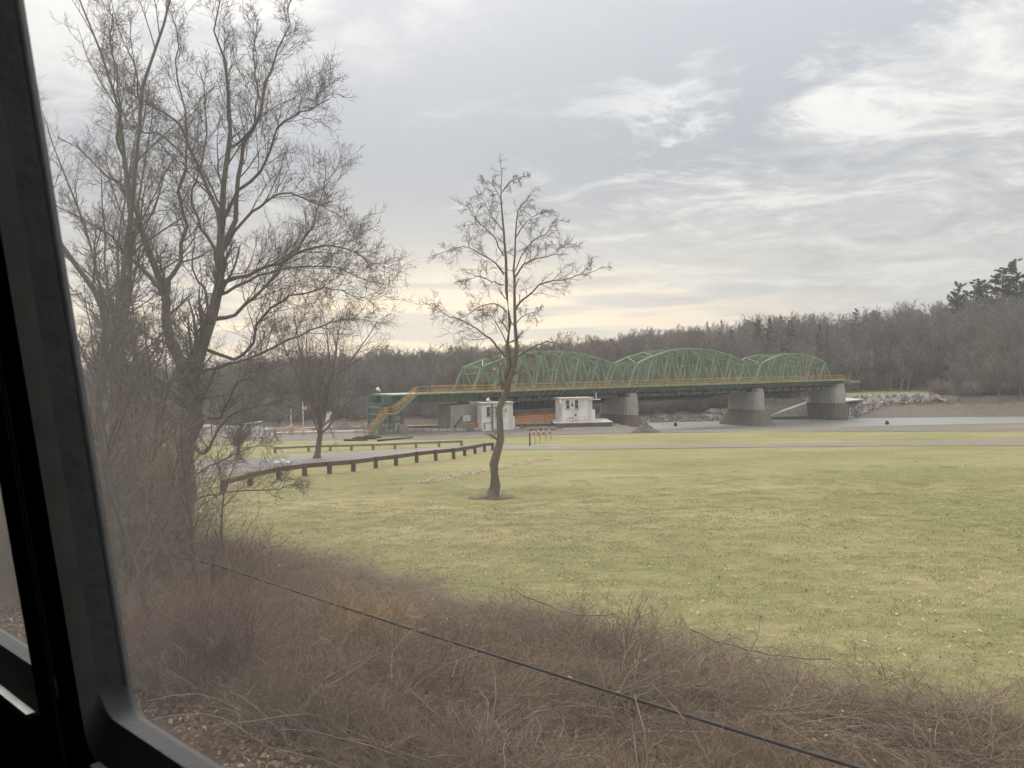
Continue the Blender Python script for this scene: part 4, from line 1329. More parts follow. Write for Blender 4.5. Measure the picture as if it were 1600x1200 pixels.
# ---- left side: flagpoles, shed, sign
def left_bits():
    for k, (x, y0, y1, lab) in enumerate(((455, 630, 669, 'bare white flagpole left of the flying flag'), (474, 618, 668, 'white flagpole flying a small striped flag'))):
        p = at(x, y1, 119.0); p[2] = 0
        t = wthing('flagpole', lab, 'flagpole', p)
        Hh = (y1 - y0) / FPX * 119
        m = MB(); m.cyl(p, p + (0, 0, Hh), 0.09, 0.045, 8); m.cyl(p + (0, 0, Hh), p + (0, 0, Hh + 0.1), 0.07, 0.07, 8); m.build('pole', M_white, t, True)
        m = MB(); m.cyl(p - (0, 0, 0.02), p + (0, 0, 0.5 + 0.8 * (k == 0)), 0.42, 0.30, 10); m.build('base', M_conc, t)
        if k == 1:
            W, Hf, nx = 1.5, 0.95, 10
            red = mat('flag_red', (0.55, 0.06, 0.06), None, 0.8); wht = mat('flag_white', (0.75, 0.73, 0.70), None, 0.8); blu = mat('flag_blue', (0.04, 0.06, 0.20), None, 0.8)
            zt = Hh - 0.1
            def fp(fx, fz):
                sag = 0.45 * fx * fx
                return p + np.array((0.05 + fx * W * 0.62, 0.10 * math.sin(fx * 7), zt - fz * Hf - sag))
            fo = None
            for i in range(13):
                m = MB(); V = []; F = []
                x0 = 0.4 if i < 7 else 0.0
                for j in range(nx + 1):
                    fx = x0 + (1 - x0) * j / nx
                    V += [fp(fx, i / 13), fp(fx, (i + 1) / 13)]
                V2 = V + [v + np.array((0, 0.008, 0)) for v in V]; n2 = len(V)
                for j in range(nx):
                    F += [(2 * j, 2 * j + 1, 2 * j + 3, 2 * j + 2), (n2 + 2 * j, n2 + 2 * j + 2, n2 + 2 * j + 3, n2 + 2 * j + 1)]
                m.add(V2, F); o = m.build('stripe' if fo else 'flag', red if i % 2 == 0 else wht, fo or t); fo = fo or o
            m = MB(); V = []; F = []
            for j in range(7):
                fx = 0.4 * j / 6; V += [fp(fx, 0), fp(fx, 7 / 13)]
            n2 = len(V); V = V + [v + np.array((0, 0.008, 0)) for v in V]
            for j in range(6):
                F += [(2 * j, 2 * j + 1, 2 * j + 3, 2 * j + 2), (n2 + 2 * j, n2 + 2 * j + 2, n2 + 2 * j + 3, n2 + 2 * j + 1)]
            m.add(V, F); m.build('canton', blu, fo)
    # shed
    A = at(380, 676, 114.0); z = float(gz(A[0], A[1])); A[2] = z
    s = wthing('white_shed', 'small white shed with sloping roof behind the left trees', 'shed', A)
    ex = np.array((1, 0.25, 0)); ex /= np.linalg.norm(ex); ey = np.array((-ex[1], ex[0], 0))
    def sb(x0, x1, y0, y1, z0, z1, z1b=None):
        z1b = z1 if z1b is None else z1b
        V = [A + ex * x + ey * y + (0, 0, zz) for x, y, zz in ((x0, y0, z0), (x1, y0, z0), (x1, y1, z0), (x0, y1, z0), (x0, y0, z1), (x1, y0, z1b), (x1, y1, z1b), (x0, y1, z1))]
        return MB().add(V, BOXF)
    sb(0, 2.6, 0, 2.6, 0, 2.0, 2.35).build('wall', M_white, s)
    sb(-0.4, 2.75, -0.2, 2.8, 2.03, 2.13, 2.48).build('roof', M_grey, s)
    sb(0.5, 1.3, -0.05, -0.005, 0.05, 1.8).build('door', mat('shed_door', (0.5, 0.5, 0.46), (0.58, 0.57, 0.53), 0.7), s)
    # yellow marker post
    p = hit(379.5, 688); m = MB(); m.cyl(p, p + (0, 0, 0.95), 0.045, 0.045, 6); one(m, 'marker_post', mat('yellow_paint', (0.65, 0.5, 0.05), (0.72, 0.58, 0.1), 0.6), 'thin yellow marker post on the grass below the white shed', 'post')
    # white tank stand behind the small tree
    B = at(507, 672, 124.0); B[2] = 0
    t = wthing('white_hoist', 'white weathered hoist stand behind the trunk of the small roadside tree', 'hoist', B)
    m = MB(); m.box(B + (-0.5, 0, 1.5), (0.55, 0.6, 3.0)); m.build('leg', M_white, t, bevel=0.05)
    m = MB(); m.beam(B + (0.2, 0, 0.6), B + (0.75, 0, 2.9), 0.6, 0.55); m.build('arm', M_white, t, bevel=0.05)
    m = MB(); m.box(B + (0.75, 0, 3.1), (0.9, 0.7, 0.5)); m.build('head', M_white, t, bevel=0.08)
    # white rag of litter on the verge by the guard rail
    p = hit(442, 723); m = MB(); rr = np.random.default_rng(3)
    K = 8; V = [(0, 0, 0.32)] + [(0.75 * math.cos(6.28 * k / K) * rr.uniform(0.7, 1.1), 0.3 * math.sin(6.28 * k / K) * rr.uniform(0.7, 1.1), 0.02) for k in range(K)]
    m.add([p + np.array(v) for v in V], [(0, 1 + k, 1 + (k + 1) % K) for k in range(K)] + [tuple(range(K, 0, -1))])
    one(m, 'white_sack', M_white, 'crumpled white sack lying behind the guard rail', 'sack')
    # floodlight on the tower end
    c = bp(-16.2, -0.4, DECK + 0.1)
    t = wthing('floodlight', 'white floodlight on a short mast at the near end of the bridge', 'floodlight', c)
    m = MB(); m.cyl(c - (0, 0, 0.1), c + (0, 0, 0.5), 0.06, 0.05, 6); m.build('mast', M_green_d, t)
    m = MB(); m.cyl(c + (-0.35, -0.3, 0.85), c + (0.15, 0.0, 0.45), 0.32, 0.14, 10); m.build('lamp_head', M_lampw, t, True)
    c = bp(-12.0, -0.9, 0)
    m = MB(); m.box(bp(-12.3, -1.0, 5.3), (0.55, 0.08, 0.5)); one(m, 'warning_sign', M_white, 'small white square sign on the approach girder by the stair', 'sign')


left_bits()


# ---- timber guard rails along the lane
def guard_rail(posts, hpx, lab, M_t, thick):
    P = []
    for (x, y), h in zip(posts, hpx):
        p = hit(x, y); P.append((np.array((p[0], p[1], float(gz(p[0], p[1])))), h / FPX * p[1]))
    t = wthing('guard_rail', lab, 'guard rail', P[0][0], 'timber guard rails along the lane')
    rng = np.random.default_rng(11)
    for p, h in P:
        m = MB(); e = rng.normal(size=2) * 0.025
        m.beam(p - (0, 0, 0.1), p + (e[0], e[1], h), 0.26, 0.26, (1, 0, 0)); m.build('post', M_t, t, bevel=0.02)
    off = np.array((0.09, 0.23, 0))
    for (p, h), (q, h2) in zip(P[:-1], P[1:]):
        d = norm((q - p)[None])[0] * 0.004
        m = MB(); m.beam(p + off + d + (0, 0, h * 0.78), q + off - d + (0, 0, h2 * 0.78), 0.10, thick); m.build('rail', M_t, t, bevel=0.015)
    return t


guard_rail([(349, 770), (391, 758.5), (436, 749), (476, 743.5), (515, 740), (552, 736.5), (587, 731.5), (619, 727.5), (651, 722.5), (681, 719.5), (709, 717), (726, 712), (742.5, 709), (757, 706), (770, 704)],
           [21, 20.5, 20, 19.5, 19, 18.5, 18, 17.5, 17, 17, 17, 14.5, 14, 14, 12.5], 'long dark timber guard rail curving along the near side of the lane', M_timber, 0.28)
guard_rail([(430, 708), (482, 705.5), (516, 704.5), (549, 703.8), (583, 702.8), (617, 701.6), (650, 700), (686, 698.6), (721, 697.2)], [9.5] * 9, 'low grey timber guard rail on the far side of the lane', mat('grey_timber', (0.19, 0.165, 0.135), (0.27, 0.24, 0.20), 0.95, 3), 0.22)
_p = hit(828, 697); _m = MB(); _m.beam(_p - (0, 0, 0.1), _p + (0, 0, 1.45), 0.16, 0.16)
one(_m, 'timber_post', M_timber_d, 'single tall dark post beside the gravel track right of the lone tree', 'post', bevel=0.02)
_t = wthing('wire_fence', 'short sagging wire fence running right from the tall dark post', 'fence', _p)
_pp = [hit(836, 695), hit(844, 692), hit(853, 690), hit(861, 687)]
for _q in _pp:
    _m = MB(); _m.beam(_q - (0, 0, 0.1), _q + (0, 0, 0.95), 0.05, 0.05); _m.build('post', M_timber_d, _t)
for _a, _b in zip(_pp[:-1], _pp[1:]):
    for _z in (0.45, 0.85):
        _m = MB(); _m.beam(_a + (0, 0, _z), _b + (0, 0, _z), 0.02, 0.02); _m.build('wire', M_timber_d, _t)

# ================================================================== TREES
M_bark = mat('grey_brown_bark', (0.13, 0.108, 0.087), (0.21, 0.178, 0.147), 0.95, 3.0, 7, 0.5, 14, stretch=(1, 1, 0.3))
M_twig = mat('bare_twigs', (0.115, 0.092, 0.074), (0.17, 0.14, 0.115), 0.95, 1.0)
M_bark_s = mat('sapling_bark', (0.09, 0.075, 0.06), (0.15, 0.125, 0.10), 0.95, 3.0)


def lone_tree():
    rng = np.random.default_rng(21)
    base = hit(766, 777)
    dep = base[1]
    L = []
    trunk = [(765, 786), (766.5, 774), (768.5, 760), (773, 730), (778, 700), (784, 655), (788.5, 622), (793, 594), (796, 585)]
    left = [(793, 600), (793.5, 575), (794, 557), (792.5, 525), (791.5, 492), (789, 436), (787, 398), (785.5, 352), (784.6, 310), (784, 285), (785, 262)]
    right = [(795, 600), (800, 582), (804, 555), (805.6, 520), (805.6, 482), (804, 436), (803, 410), (805.6, 366), (810, 333), (818, 315), (828, 303)]
    m_ = None
    L += [(trunk + left[2:], (0.60, 0.36, 0.27, 0.225, 0.185, 0.165, 0.15, 0.155, 0.135, 0.105, 0.09, 0.078, 0.066, 0.052, 0.038, 0.022, 0.012), 0, 0.5, (15,)), (right, 0.125, 0.012, -0.5, (13,))]
    L += [([(806, 484), (813, 473), (822, 464), (845, 445), (862, 439), (878, 438), (906, 429), (924, 425), (941, 417)], 0.062, 0.010, -1.2, (15,)),
          ([(803, 436), (811, 423), (820, 412), (840, 403), (864, 399), (878, 385), (888, 377)], 0.055, 0.010, 1.5, (14,)),
          ([(787, 428), (780, 418), (770, 408), (747, 394), (728, 385), (705, 391), (677, 399)], 0.052, 0.010, 1.2, (15,)),
          ([(793.5, 560), (776, 540), (762, 527), (747, 515), (724, 501), (700, 494), (684, 480), (672, 473)], 0.062, 0.010, -1.5, (15,)),
          ([(791.5, 488), (782, 478), (770, 475), (752, 478), (735, 488), (722, 497)], 0.045, 0.010, 1.8, (13,)),
          ([(798, 585), (806, 562), (817, 552), (840, 539), (859, 534), (870, 538), (881, 547)], 0.06, 0.012, -1.8, (6,)),
          ([(791, 606), (783, 594), (780, 575), (777, 560), (772, 545)], 0.05, 0.010, -1.0, (5,)),
          ([(787, 400), (772, 372), (752, 350), (738, 335), (728, 318)], 0.04, 0.008, -1.3, (12,)),
          ([(786, 360), (770, 340), (758, 318), (748, 300)], 0.032, 0.008, 1.2, (11,)),
          ([(785, 318), (776, 298), (766, 286), (752, 281)], 0.026, 0.007, 0.6, (9,)),
          ([(805, 372), (820, 350), (838, 336), (856, 327)], 0.035, 0.008, 1.0, (12,)),
          ([(804, 425), (818, 395), (836, 375), (858, 362), (868, 340)], 0.036, 0.008, -0.8, (12,)),
          ([(785, 300), (796, 285), (812, 277), (826, 275)], 0.026, 0.007, -0.6, (9,)),
          ([(805.6, 505), (818, 494), (832, 488), (850, 485)], 0.03, 0.008, 1.4, (9,)),
          ([(794, 545), (780, 512), (766, 494), (748, 488)], 0.034, 0.008, 1.5, (11,)),
          ([(787, 445), (768, 440), (750, 432), (735, 436), (722, 446)], 0.034, 0.008, -1.6, (11,))]
    limbs, twigs = traced_tree(rng, L, dep, n1=9, n2=6, n3=5, n4=0, twig_r=0.0062, l1=(0.22, 0.52), l2=(0.4, 0.75), l3=(0.4, 0.8), sc_len=0.9, ang1=(35, 75), up=0.02, wob=1.05)
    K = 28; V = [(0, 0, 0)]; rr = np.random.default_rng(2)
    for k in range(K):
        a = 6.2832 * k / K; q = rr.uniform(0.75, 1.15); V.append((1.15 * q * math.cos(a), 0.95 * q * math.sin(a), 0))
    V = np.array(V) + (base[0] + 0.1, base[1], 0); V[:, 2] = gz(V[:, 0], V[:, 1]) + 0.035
    tag(obj('painted_shade_ground', V, [(0, 1 + k, 1 + (k + 1) % K) for k in range(K)], mat('foot_shade_brown', (0.075, 0.058, 0.042), (0.15, 0.125, 0.085), 0.95, 3, 7, 0.5)), 'ring of bare soil round the foot of the lone tree', None, None, 'structure')  # dark brown disc paints the ground shading at the trunk's foot
    tree_object('bare_tree', base, limbs, twigs, M_bark, M_twig, 'lone bare tree with leaning twin stemmed trunk in the middle of the field')


lone_tree()


def big_trees():
    rng = np.random.default_rng(5)
    base = np.array(at(284, 905, 18.0)); base[2] = float(gz(base[0], base[1]))
    d = 18.0
    T = [([(284, 905), (286, 840), (290, 760), (294, 690), (299, 640), (306, 600), (316, 560), (325, 510), (333, 465), (345, 395), (354, 315), (362, 228), (366, 150), (356, 100), (345, 45), (348, -20)],
          (0.28, 0.225, 0.205, 0.19, 0.18, 0.17, 0.15, 0.135, 0.12, 0.095, 0.066, 0.05, 0.037, 0.027, 0.019, 0.010), 0, -0.9, (30,)),
         ([(300, 640), (290, 590), (276, 550), (262, 505), (252, 460), (243, 425), (235, 400), (220, 350), (202, 300), (185, 282), (165, 268), (135, 237), (90, 214)],
          (0.14, 0.13, 0.12, 0.112, 0.10, 0.075, 0.07, 0.058, 0.044, 0.036, 0.028, 0.018, 0.010), 0, 2.2, (24,)),
         ([(203, 302), (195, 250), (181, 210), (186, 160), (181, 110), (172, 60), (176, 20)], 0.040, 0.010, -1.0, (19,)),
         ([(252, 458), (232, 432), (195, 395), (170, 365), (115, 335), (70, 310)], 0.052, 0.010, -2.0, (19,)),
         ([(255, 470), (266, 445), (280, 410), (287, 350), (285, 300), (290, 225), (275, 125), (276, 70), (262, 10)], 0.068, 0.010, 0.9, (24,)),
         ([(344, 398), (343, 345), (322, 288), (296, 232), (280, 190), (232, 165), (190, 135), (150, 90)], 0.068, 0.010, 1.8, (23,)),
         ([(346, 392), (368, 325), (380, 240), (405, 178), (425, 112), (445, 50), (456, -5)], 0.068, 0.011, 0.9, (23,)),
         ([(352, 335), (385, 290), (420, 246), (432, 200), (460, 182), (486, 170), (515, 155)], 0.044, 0.009, -1.8, (20,)),
         ([(343, 400), (375, 350), (410, 320), (440, 302), (480, 312), (505, 322), (538, 342)], 0.048, 0.009, 2.2, (20,)),
         ([(337, 442), (380, 432), (425, 415), (475, 392), (512, 385), (559, 396), (582, 424)], 0.056, 0.009, -1.0, (24,)),
         ([(333, 465), (370, 450), (410, 430), (484, 416), (527, 420), (574, 440)], 0.048, 0.009, 1.0, (23,)),
         ([(326, 503), (362, 490), (405, 455), (450, 405), (487, 360), (502, 300), (509, 262)], 0.060, 0.010, 1.6, (24,)),
         ([(320, 545), (378, 560), (405, 505), (440, 470), (487, 455), (527, 452), (566, 470)], 0.048, 0.009, -2.0, (23,)),
         ([(312, 582), (350, 570), (400, 555), (450, 530), (494, 512), (538, 500), (570, 500)], 0.048, 0.009, 0.8, (22,)),
         ([(300, 645), (340, 650), (372, 600), (400, 585), (440, 570)], 0.048, 0.010, -2.4, (16,)),
         ([(296, 690), (322, 708), (345, 665), (375, 640), (420, 632), (455, 622)], 0.044, 0.008, -1.5, (15,)),
         ([(290, 750), (340, 722), (390, 700), (425, 690)], 0.028, 0.008, 1.0, (12,)),
         ([(288, 790), (340, 770), (400, 768), (440, 764), (463, 757)], 0.024, 0.007, -1.0, (11,)),
         ([(270, 540), (240, 530), (215, 515), (185, 505), (150, 520)], 0.040, 0.008, 1.2, (16,)),
         ([(262, 512), (235, 540), (205, 555), (175, 550), (140, 570)], 0.036, 0.008, -1.2, (16,)),
         ([(340, 420), (330, 380), (312, 350), (300, 300), (318, 240), (322, 180), (312, 110)], 0.044, 0.009, -2.2, (19,)),
         ([(328, 490), (318, 450), (300, 420), (304, 370), (318, 330)], 0.040, 0.010, 2.4, (15,)),
         ([(360, 230), (392, 205), (402, 150), (396, 90), (402, 30)], 0.032, 0.008, -1.0, (16,)),
         ([(285, 240), (250, 210), (222, 205), (205, 170), (212, 110)], 0.028, 0.008, 1.0, (15,))]
    limbs, twigs = traced_tree(rng, T, d, n1=10, n2=7, n3=5, n4=2, twig_r=0.0036, l1=(0.22, 0.55), l2=(0.4, 0.72), sc_len=0.82, ang1=(22, 50), up=0.07, wob=0.85)
    tree_object('bare_tree', base, limbs, twigs, M_bark, M_twig, 'largest bare tree with many spreading limbs beside the track')

    def put(name, px, py, H, r, seed, lab, group, **kw):
        rr = np.random.default_rng(seed)
        p = hit(px, py); p = np.array((p[0], p[1], float(gz(p[0], p[1])) - 0.05))
        li, tw = generic_tree(rr, H, r, **kw)
        return tree_object(name, p, (li[0] + p, li[1]), (tw[0] + p, tw[1]), M_bark, M_twig, lab, group)
    put('bare_tree', 175, 868, 15.5, 0.13, 31, 'tall bare tree nearest the train window frame', None, spread=0.42, lead=0.34, n1=14, n2=6, n3=5, n4=2, forks=2, low=0.2, ang1=(18, 45), up=0.08, twig_r=0.004)
    put('bare_tree', 205, 835, 13.5, 0.10, 32, 'slim bare tree standing just behind the one by the window frame', None, spread=0.42, lead=0.45, n1=14, n2=6, n3=5, n4=2, forks=1, low=0.15, ang1=(18, 45), up=0.08, twig_r=0.004)
    put('bare_tree', 120, 800, 19, 0.17, 33, 'bare tree half hidden by the window frame at the far left', None, spread=0.40, lead=0.4, n1=14, n2=6, n3=5, n4=2, forks=2, ang1=(18, 45), up=0.08, twig_r=0.004)
    put('roadside_tree', 495, 716.5, 14.2, 0.27, 34, 'small fan shaped bare tree on the lane verge behind the guard rail', None, spread=0.95, lead=0.24, n1=13, n2=6, n3=4, n4=2, forks=5, low=0.55, ang1=(22, 55), up=0.06, twig_r=0.008, lean=0.01)
    put('roadside_tree', 372, 719, 11.5, 0.26, 35, 'bare tree with v shaped twin trunk below the white shed', None, spread=0.60, lead=0.10, n1=10, n2=6, n3=4, n4=1, forks=1, low=0.9, up=0.05, twig_r=0.010, lean=0.01)
    put('bare_tree', 300, 760, 11, 0.15, 36, 'bare tree behind the big trunk at the end of the guard rail', None, spread=0.55, lead=0.3, n1=11, n2=6, n3=4, n4=2, forks=2, low=0.2, twig_r=0.008)
    put('bare_tree', 225, 780, 13, 0.15, 37, 'bare tree in the thicket left of the big trunk', None, spread=0.5, lead=0.35, n1=11, n2=6, n3=4, n4=2, forks=2, low=0.15, twig_r=0.008)
    # saplings of the thicket: one built, then copied
    rr = np.random.default_rng(40)
    protos = []
    for k in range(3):
        li, tw = generic_tree(rr, 4.6, 0.045, spread=0.42, lead=0.6, n1=9, n2=5, n3=3, forks=1, low=0.1, up=0.05, twig_r=0.0045)
        protos.append((li, tw))
    spots = [(195, 905, 1.2), (222, 880, 1.25), (250, 932, 1.1), (318, 925, 0.85), (236, 850, 1.2), (352, 915, 0.7), (268, 868, 1.1), (210, 960, 1.1), (300, 970, 0.8), (240, 1010, 0.9), (190, 1000, 1.1)]
    words_ = ['hard against the window frame', 'in front of the tree by the window frame', 'left of the big trunk', 'right of the foot of the big trunk', 'farthest back in the thicket', 'standing alone at the field edge right of the big trunk',
              'close behind the big trunk', 'low beside the window frame', 'in front of the big trunk', 'above the reddish bush', 'at the lower corner of the window frame']
    src = [None] * 3
    for i, (x, y, s) in enumerate(spots):
        k = i % 3; p = hit(x, y); p = np.array((p[0], p[1], float(gz(p[0], p[1])) - 0.03))
        lab = 'slender bare sapling ' + words_[i]
        if src[k] is None:
            src[k] = tree_object('sapling', (0, 0, 0), protos[k][0], protos[k][1], M_bark_s, M_twig, lab, 'saplings of the trackside thicket', 'sapling')
            src[k].location = Vector(p); src[k].scale = (s, s, s); src[k].rotation_euler = (0, 0, rr.uniform(0, 6.28))
        else:
            copy_tree_thing(src[k], p, rr.uniform(0, 6.28), s, lab)


big_trees()

# ------------------------------------------------------------------ far wood
M_fbark = mat('far_bark', (0.14, 0.12, 0.10), (0.22, 0.19, 0.165), 0.95, 0.3)
M_ftwig = [mat('far_twigs_%s' % n, a, b, 0.95, 0.25) for n, a, b in (
    ('brown', (0.165, 0.138, 0.115), (0.235, 0.20, 0.17)), ('grey', (0.18, 0.162, 0.145), (0.265, 0.24, 0.218)), ('red', (0.185, 0.142, 0.115), (0.25, 0.198, 0.162)), ('pale', (0.26, 0.235, 0.205), (0.34, 0.312, 0.275)))]
M_needle = mat('dark_needles', (0.034, 0.064, 0.036), (0.066, 0.108, 0.06), 0.9, 0.8)


def far_wood():
    rng = np.random.default_rng(77)
    protos = []
    for k in range(10):
        H = 13.0
        li, tw = generic_tree(rng, H, 0.20, spread=0.44 + 0.18 * rng.random(), lead=0.28 + 0.22 * rng.random(), n1=10, n2=6, n3=4, forks=1 + k % 3, low=0.3, up=0.07, twig_r=0.024, ang1=(25, 60))
        V, F = join([li, tw])
        protos.append(proto('wood_tree', V, F, M_ftwig[(0, 1, 0, 2, 1, 0, 1, 2, 0, 3)[k]]))
    for k in range(3):   # undergrowth
        n = 90
        a = rng.uniform(0, 6.28, n); S = np.stack([rng.normal(size=n) * 0.9, rng.normal(size=n) * 0.9, np.zeros(n)], 1)
        D = np.stack([np.cos(a) * 0.45, np.sin(a) * 0.45, np.ones(n)], 1)
        P, Q = grow(rng, S, D, rng.uniform(1.4, 3.2, n), np.full(n, 0.05), 4, 0.15, 0.0, 0.3)
        s, d, l, q = sprout(rng, P, Q, 4, 0.2, (25, 60), (0.4, 0.7), 0.7)
        P2, Q2 = grow(rng, s, d, l, np.maximum(q, 0.022), 2, 0.2, 0.03, 0.5)
        V, F = join([tubes(P, Q, 3), tubes(P2, Q2, 3)])
        protos.append(proto('wood_brush', V, F, M_ftwig[(2, 0, 3)[k]]))
    pts = []; pid = []; scl = []
    # trees over the hill as seen from the river: jittered cells
    us = np.arange(-1.05, 1.0, 0.0095)
    for u in us:
        ry = np.interp(u, RIDGE_U, RIDGE_Y)
        y = 178.0 if not 0.40 < u < 0.60 else 212
        while y < ry + 55:
            st = 6.0 + (y - 170) * 0.045
            uu = u + rng.normal() * 0.004; yy = y + rng.uniform(-0.5, 0.5) * st
            x = uu * yy
            y += st
            if yy < far_bank(x) + 7:
                continue
            if any(abs(800 + 1164 * uu - px_) < wd and dp - 45 < yy < dp + 6 for px_, dp, wd in ((1205, 262, 16), (1232, 260, 14), (1183, 265, 14), (1144, 268, 9), (1284, 255, 13), (1336, 305, 10), (1118, 335, 14))):
                continue
            if 0.405 < uu < 0.588 and yy < far_bank(x) + 48:
                continue
            if 0.43 < uu < 0.62 and yy < far_bank(x) + 30:
                continue
            pts.append(gp(x, yy)); k = rng.integers(0, 10); pid.append(k)
            nearedge = yy < far_bank(x) + 30
            s = rng.uniform(0.62, 1.15) * (0.70 if nearedge else 1.0) * (1.0 + 0.16 * float(vnoise(x, yy, 26.0, 15)))
            scl.append((s * rng.uniform(0.85, 1.2), s * rng.uniform(0.85, 1.2), s))
    nb = 0
    while nb < 2600:
        u = rng.uniform(-0.8, 0.75); x = u * 178.0; fb = float(far_bank(x)); yy = fb + 4 + 66 * rng.random() ** 1.5
        x = u * yy
        if 0.39 < u < 0.60 and yy < fb + 47 and not (u > 0.575):
            continue
        if 0.30 < u < 0.41 and yy < fb + 16 or u > 0.57 and yy < fb + 11:
            continue
        pts.append(gp(x, yy)); pid.append(10 + rng.integers(0, 3)); s = rng.uniform(0.6, 1.3); scl.append((s, s, s)); nb += 1
    n = len(pts)
    rots = np.zeros((n, 3)); rots[:, 2] = rng.uniform(0, 6.28, n); rots[:, :2] = rng.normal(size=(n, 2)) * 0.05
    scatter('far_woods', pts, rots, scl, pid, protos, 'leafless grey brown wood covering the far hillside')
    print('far wood', n)


far_wood()


def conifer(rng, H, shape='pine'):
    """trunk, whorled branches with needle sprays"""
    S = np.zeros((1, 3)); P0, Q0 = grow(rng, S, np.array([[rng.normal() * 0.03, rng.normal() * 0.03, 1.0]]), np.array([H]), np.array([H * 0.017]), 8, 0.02, 0.02, 0.12)
    limbs = [tubes(P0, Q0, 6)]
    n = 64 if shape == 'pine' else 80
    t = np.linspace(0.22 if shape == 'pine' else 0.06, 0.985, n)
    f = t * 8; i0 = np.minimum(f.astype(int), 7); fr = (f - i0)[:, None]
    St = P0[0, i0] * (1 - fr) + P0[0, i0 + 1] * fr
    a = rng.uniform(0, 6.28, n)
    if shape == 'pine':
        L = H * (0.27 * (1 - t) ** 0.55 + 0.05) * rng.uniform(0.45, 1.2, n); tilt = rng.uniform(0.0, 0.35, n)
    else:
        L = H * (0.22 * (1 - t) + 0.015) * rng.uniform(0.8, 1.1, n); tilt = rng.uniform(-0.25, 0.05, n)
    D = np.stack([np.cos(a), np.sin(a), tilt], 1)
    P1, Q1 = grow(rng, St, D, L, np.full(n, H * 0.004), 4, 0.08, 0.04, 0.3)
    limbs.append(tubes(P1, Q1, 4))
    # needle tufts: small crossed blades clustered along the boughs
    cnt = 56 if shape == 'pine' else 24
    s, d, l, q = sprout(rng, P1, Q1, cnt, 0.25 if shape == 'pine' else 0.08, (20, 75), (0.2, 0.42), 0.5, None, 0.4, t1=1.0)
    l = np.maximum(l, H * 0.022)
    nS = len(s)
    V = []; F = []
    perp = norm(np.cross(d, rng.normal(size=(nS, 3))))
    for r in range(3):
        p = perp * math.cos(r * 2.1) + np.cross(d, perp) * math.sin(r * 2.1)
        w = (l * 0.15)[:, None]
        tip = s + d * l[:, None]
        mid = s + d * (l * 0.55)[:, None]
        V.append(np.stack([s, mid + p * w, tip, mid - p * w * 0.3], 1))
    V = np.concatenate(V).reshape(-1, 3); F = np.arange(len(V)).reshape(-1, 4)
    return join(limbs), (V, F)


def conifers():
    rng = np.random.default_rng(9)
    src = {}
    for k in range(3):
        src['pine', k] = conifer(rng, 20.0, 'pine')
        src['fir', k] = conifer(rng, 14.0, 'fir')
    made = {}

    def put(kind, k, px, pybot, pytop, depth, lab, wide=1.0):
        b = at(px, pybot, depth); z = float(gz(b[0], b[1])); b[2] = z - 0.3
        topz = at(px, pytop, depth)[2]
        H = 20.0 if kind == 'pine' else 14.0
        s = max((topz - b[2]) / H, 0.2)
        nm = 'pine_tree' if kind == 'pine' else 'fir_tree'
        key = (kind, k)
        if key not in made:
            li, tw = src[key]
            t = tree_object(nm, (0, 0, 0), li, tw, M_fbark, M_needle, lab, 'evergreens on the far hill')
            t.location = Vector(b); t.scale = (s * wide, s * wide, s); t.rotation_euler = (0, 0, rng.uniform(0, 6)); made[key] = t
        else:
            copy_tree_thing(made[key], b, rng.uniform(0, 6), (s * wide, s * wide, s), lab)
    put('pine', 0, 1592, 470, 404, 286, 'tallest dark pine on the skyline, cut by the picture edge', 1.0)
    put('pine', 1, 1572, 474, 416, 288, 'broad dark pine just left of the tallest skyline pine', 1.15)
    put('pine', 2, 1537, 480, 437, 290, 'thin sparse pine between the two groups of skyline pines', 0.7)
    put('pine', 1, 1518, 484, 436, 291, 'rounded pine in the left group on the skyline', 1.1)
    put('pine', 0, 1494, 487, 440, 293, 'leftmost pine on the skyline at the hill shoulder', 1.0)
    put('fir', 0, 1205, 545, 497, 262, 'large dark evergreen above the third bridge span', 1.5)
    put('fir', 1, 1232, 548, 499, 260, 'dark evergreen right of the large one above the third span', 1.4)
    put('fir', 2, 1183, 540, 498, 265, 'dark evergreen left of the large one above the third span', 1.4)
    put('fir', 0, 1128, 535, 499, 335, 'narrow evergreen on the skyline above the second bridge span', 0.9)
    put('fir', 1, 1108, 530, 502, 340, 'small pointed evergreen on the skyline above the second span', 0.9)
    put('fir', 2, 1144, 545, 509, 268, 'evergreen low on the hill above the second span end', 1.1)
    put('fir', 1, 1277, 545, 505, 255, 'narrow evergreen right of the third bridge span', 0.8)
    put('fir', 0, 1292, 540, 508, 255, 'second narrow evergreen right of the third bridge span', 0.8)
    put('fir', 2, 1336, 520, 482, 305, 'evergreen near the skyline above the bridge end', 1.8)
    put('fir', 0, 1378, 608, 566, 222, 'dark evergreen at the foot of the hill behind the lawn', 1.2)
    put('fir', 1, 1370, 515, 484, 300, 'small evergreen tip near the skyline right of the bridge', 1.0)


conifers()


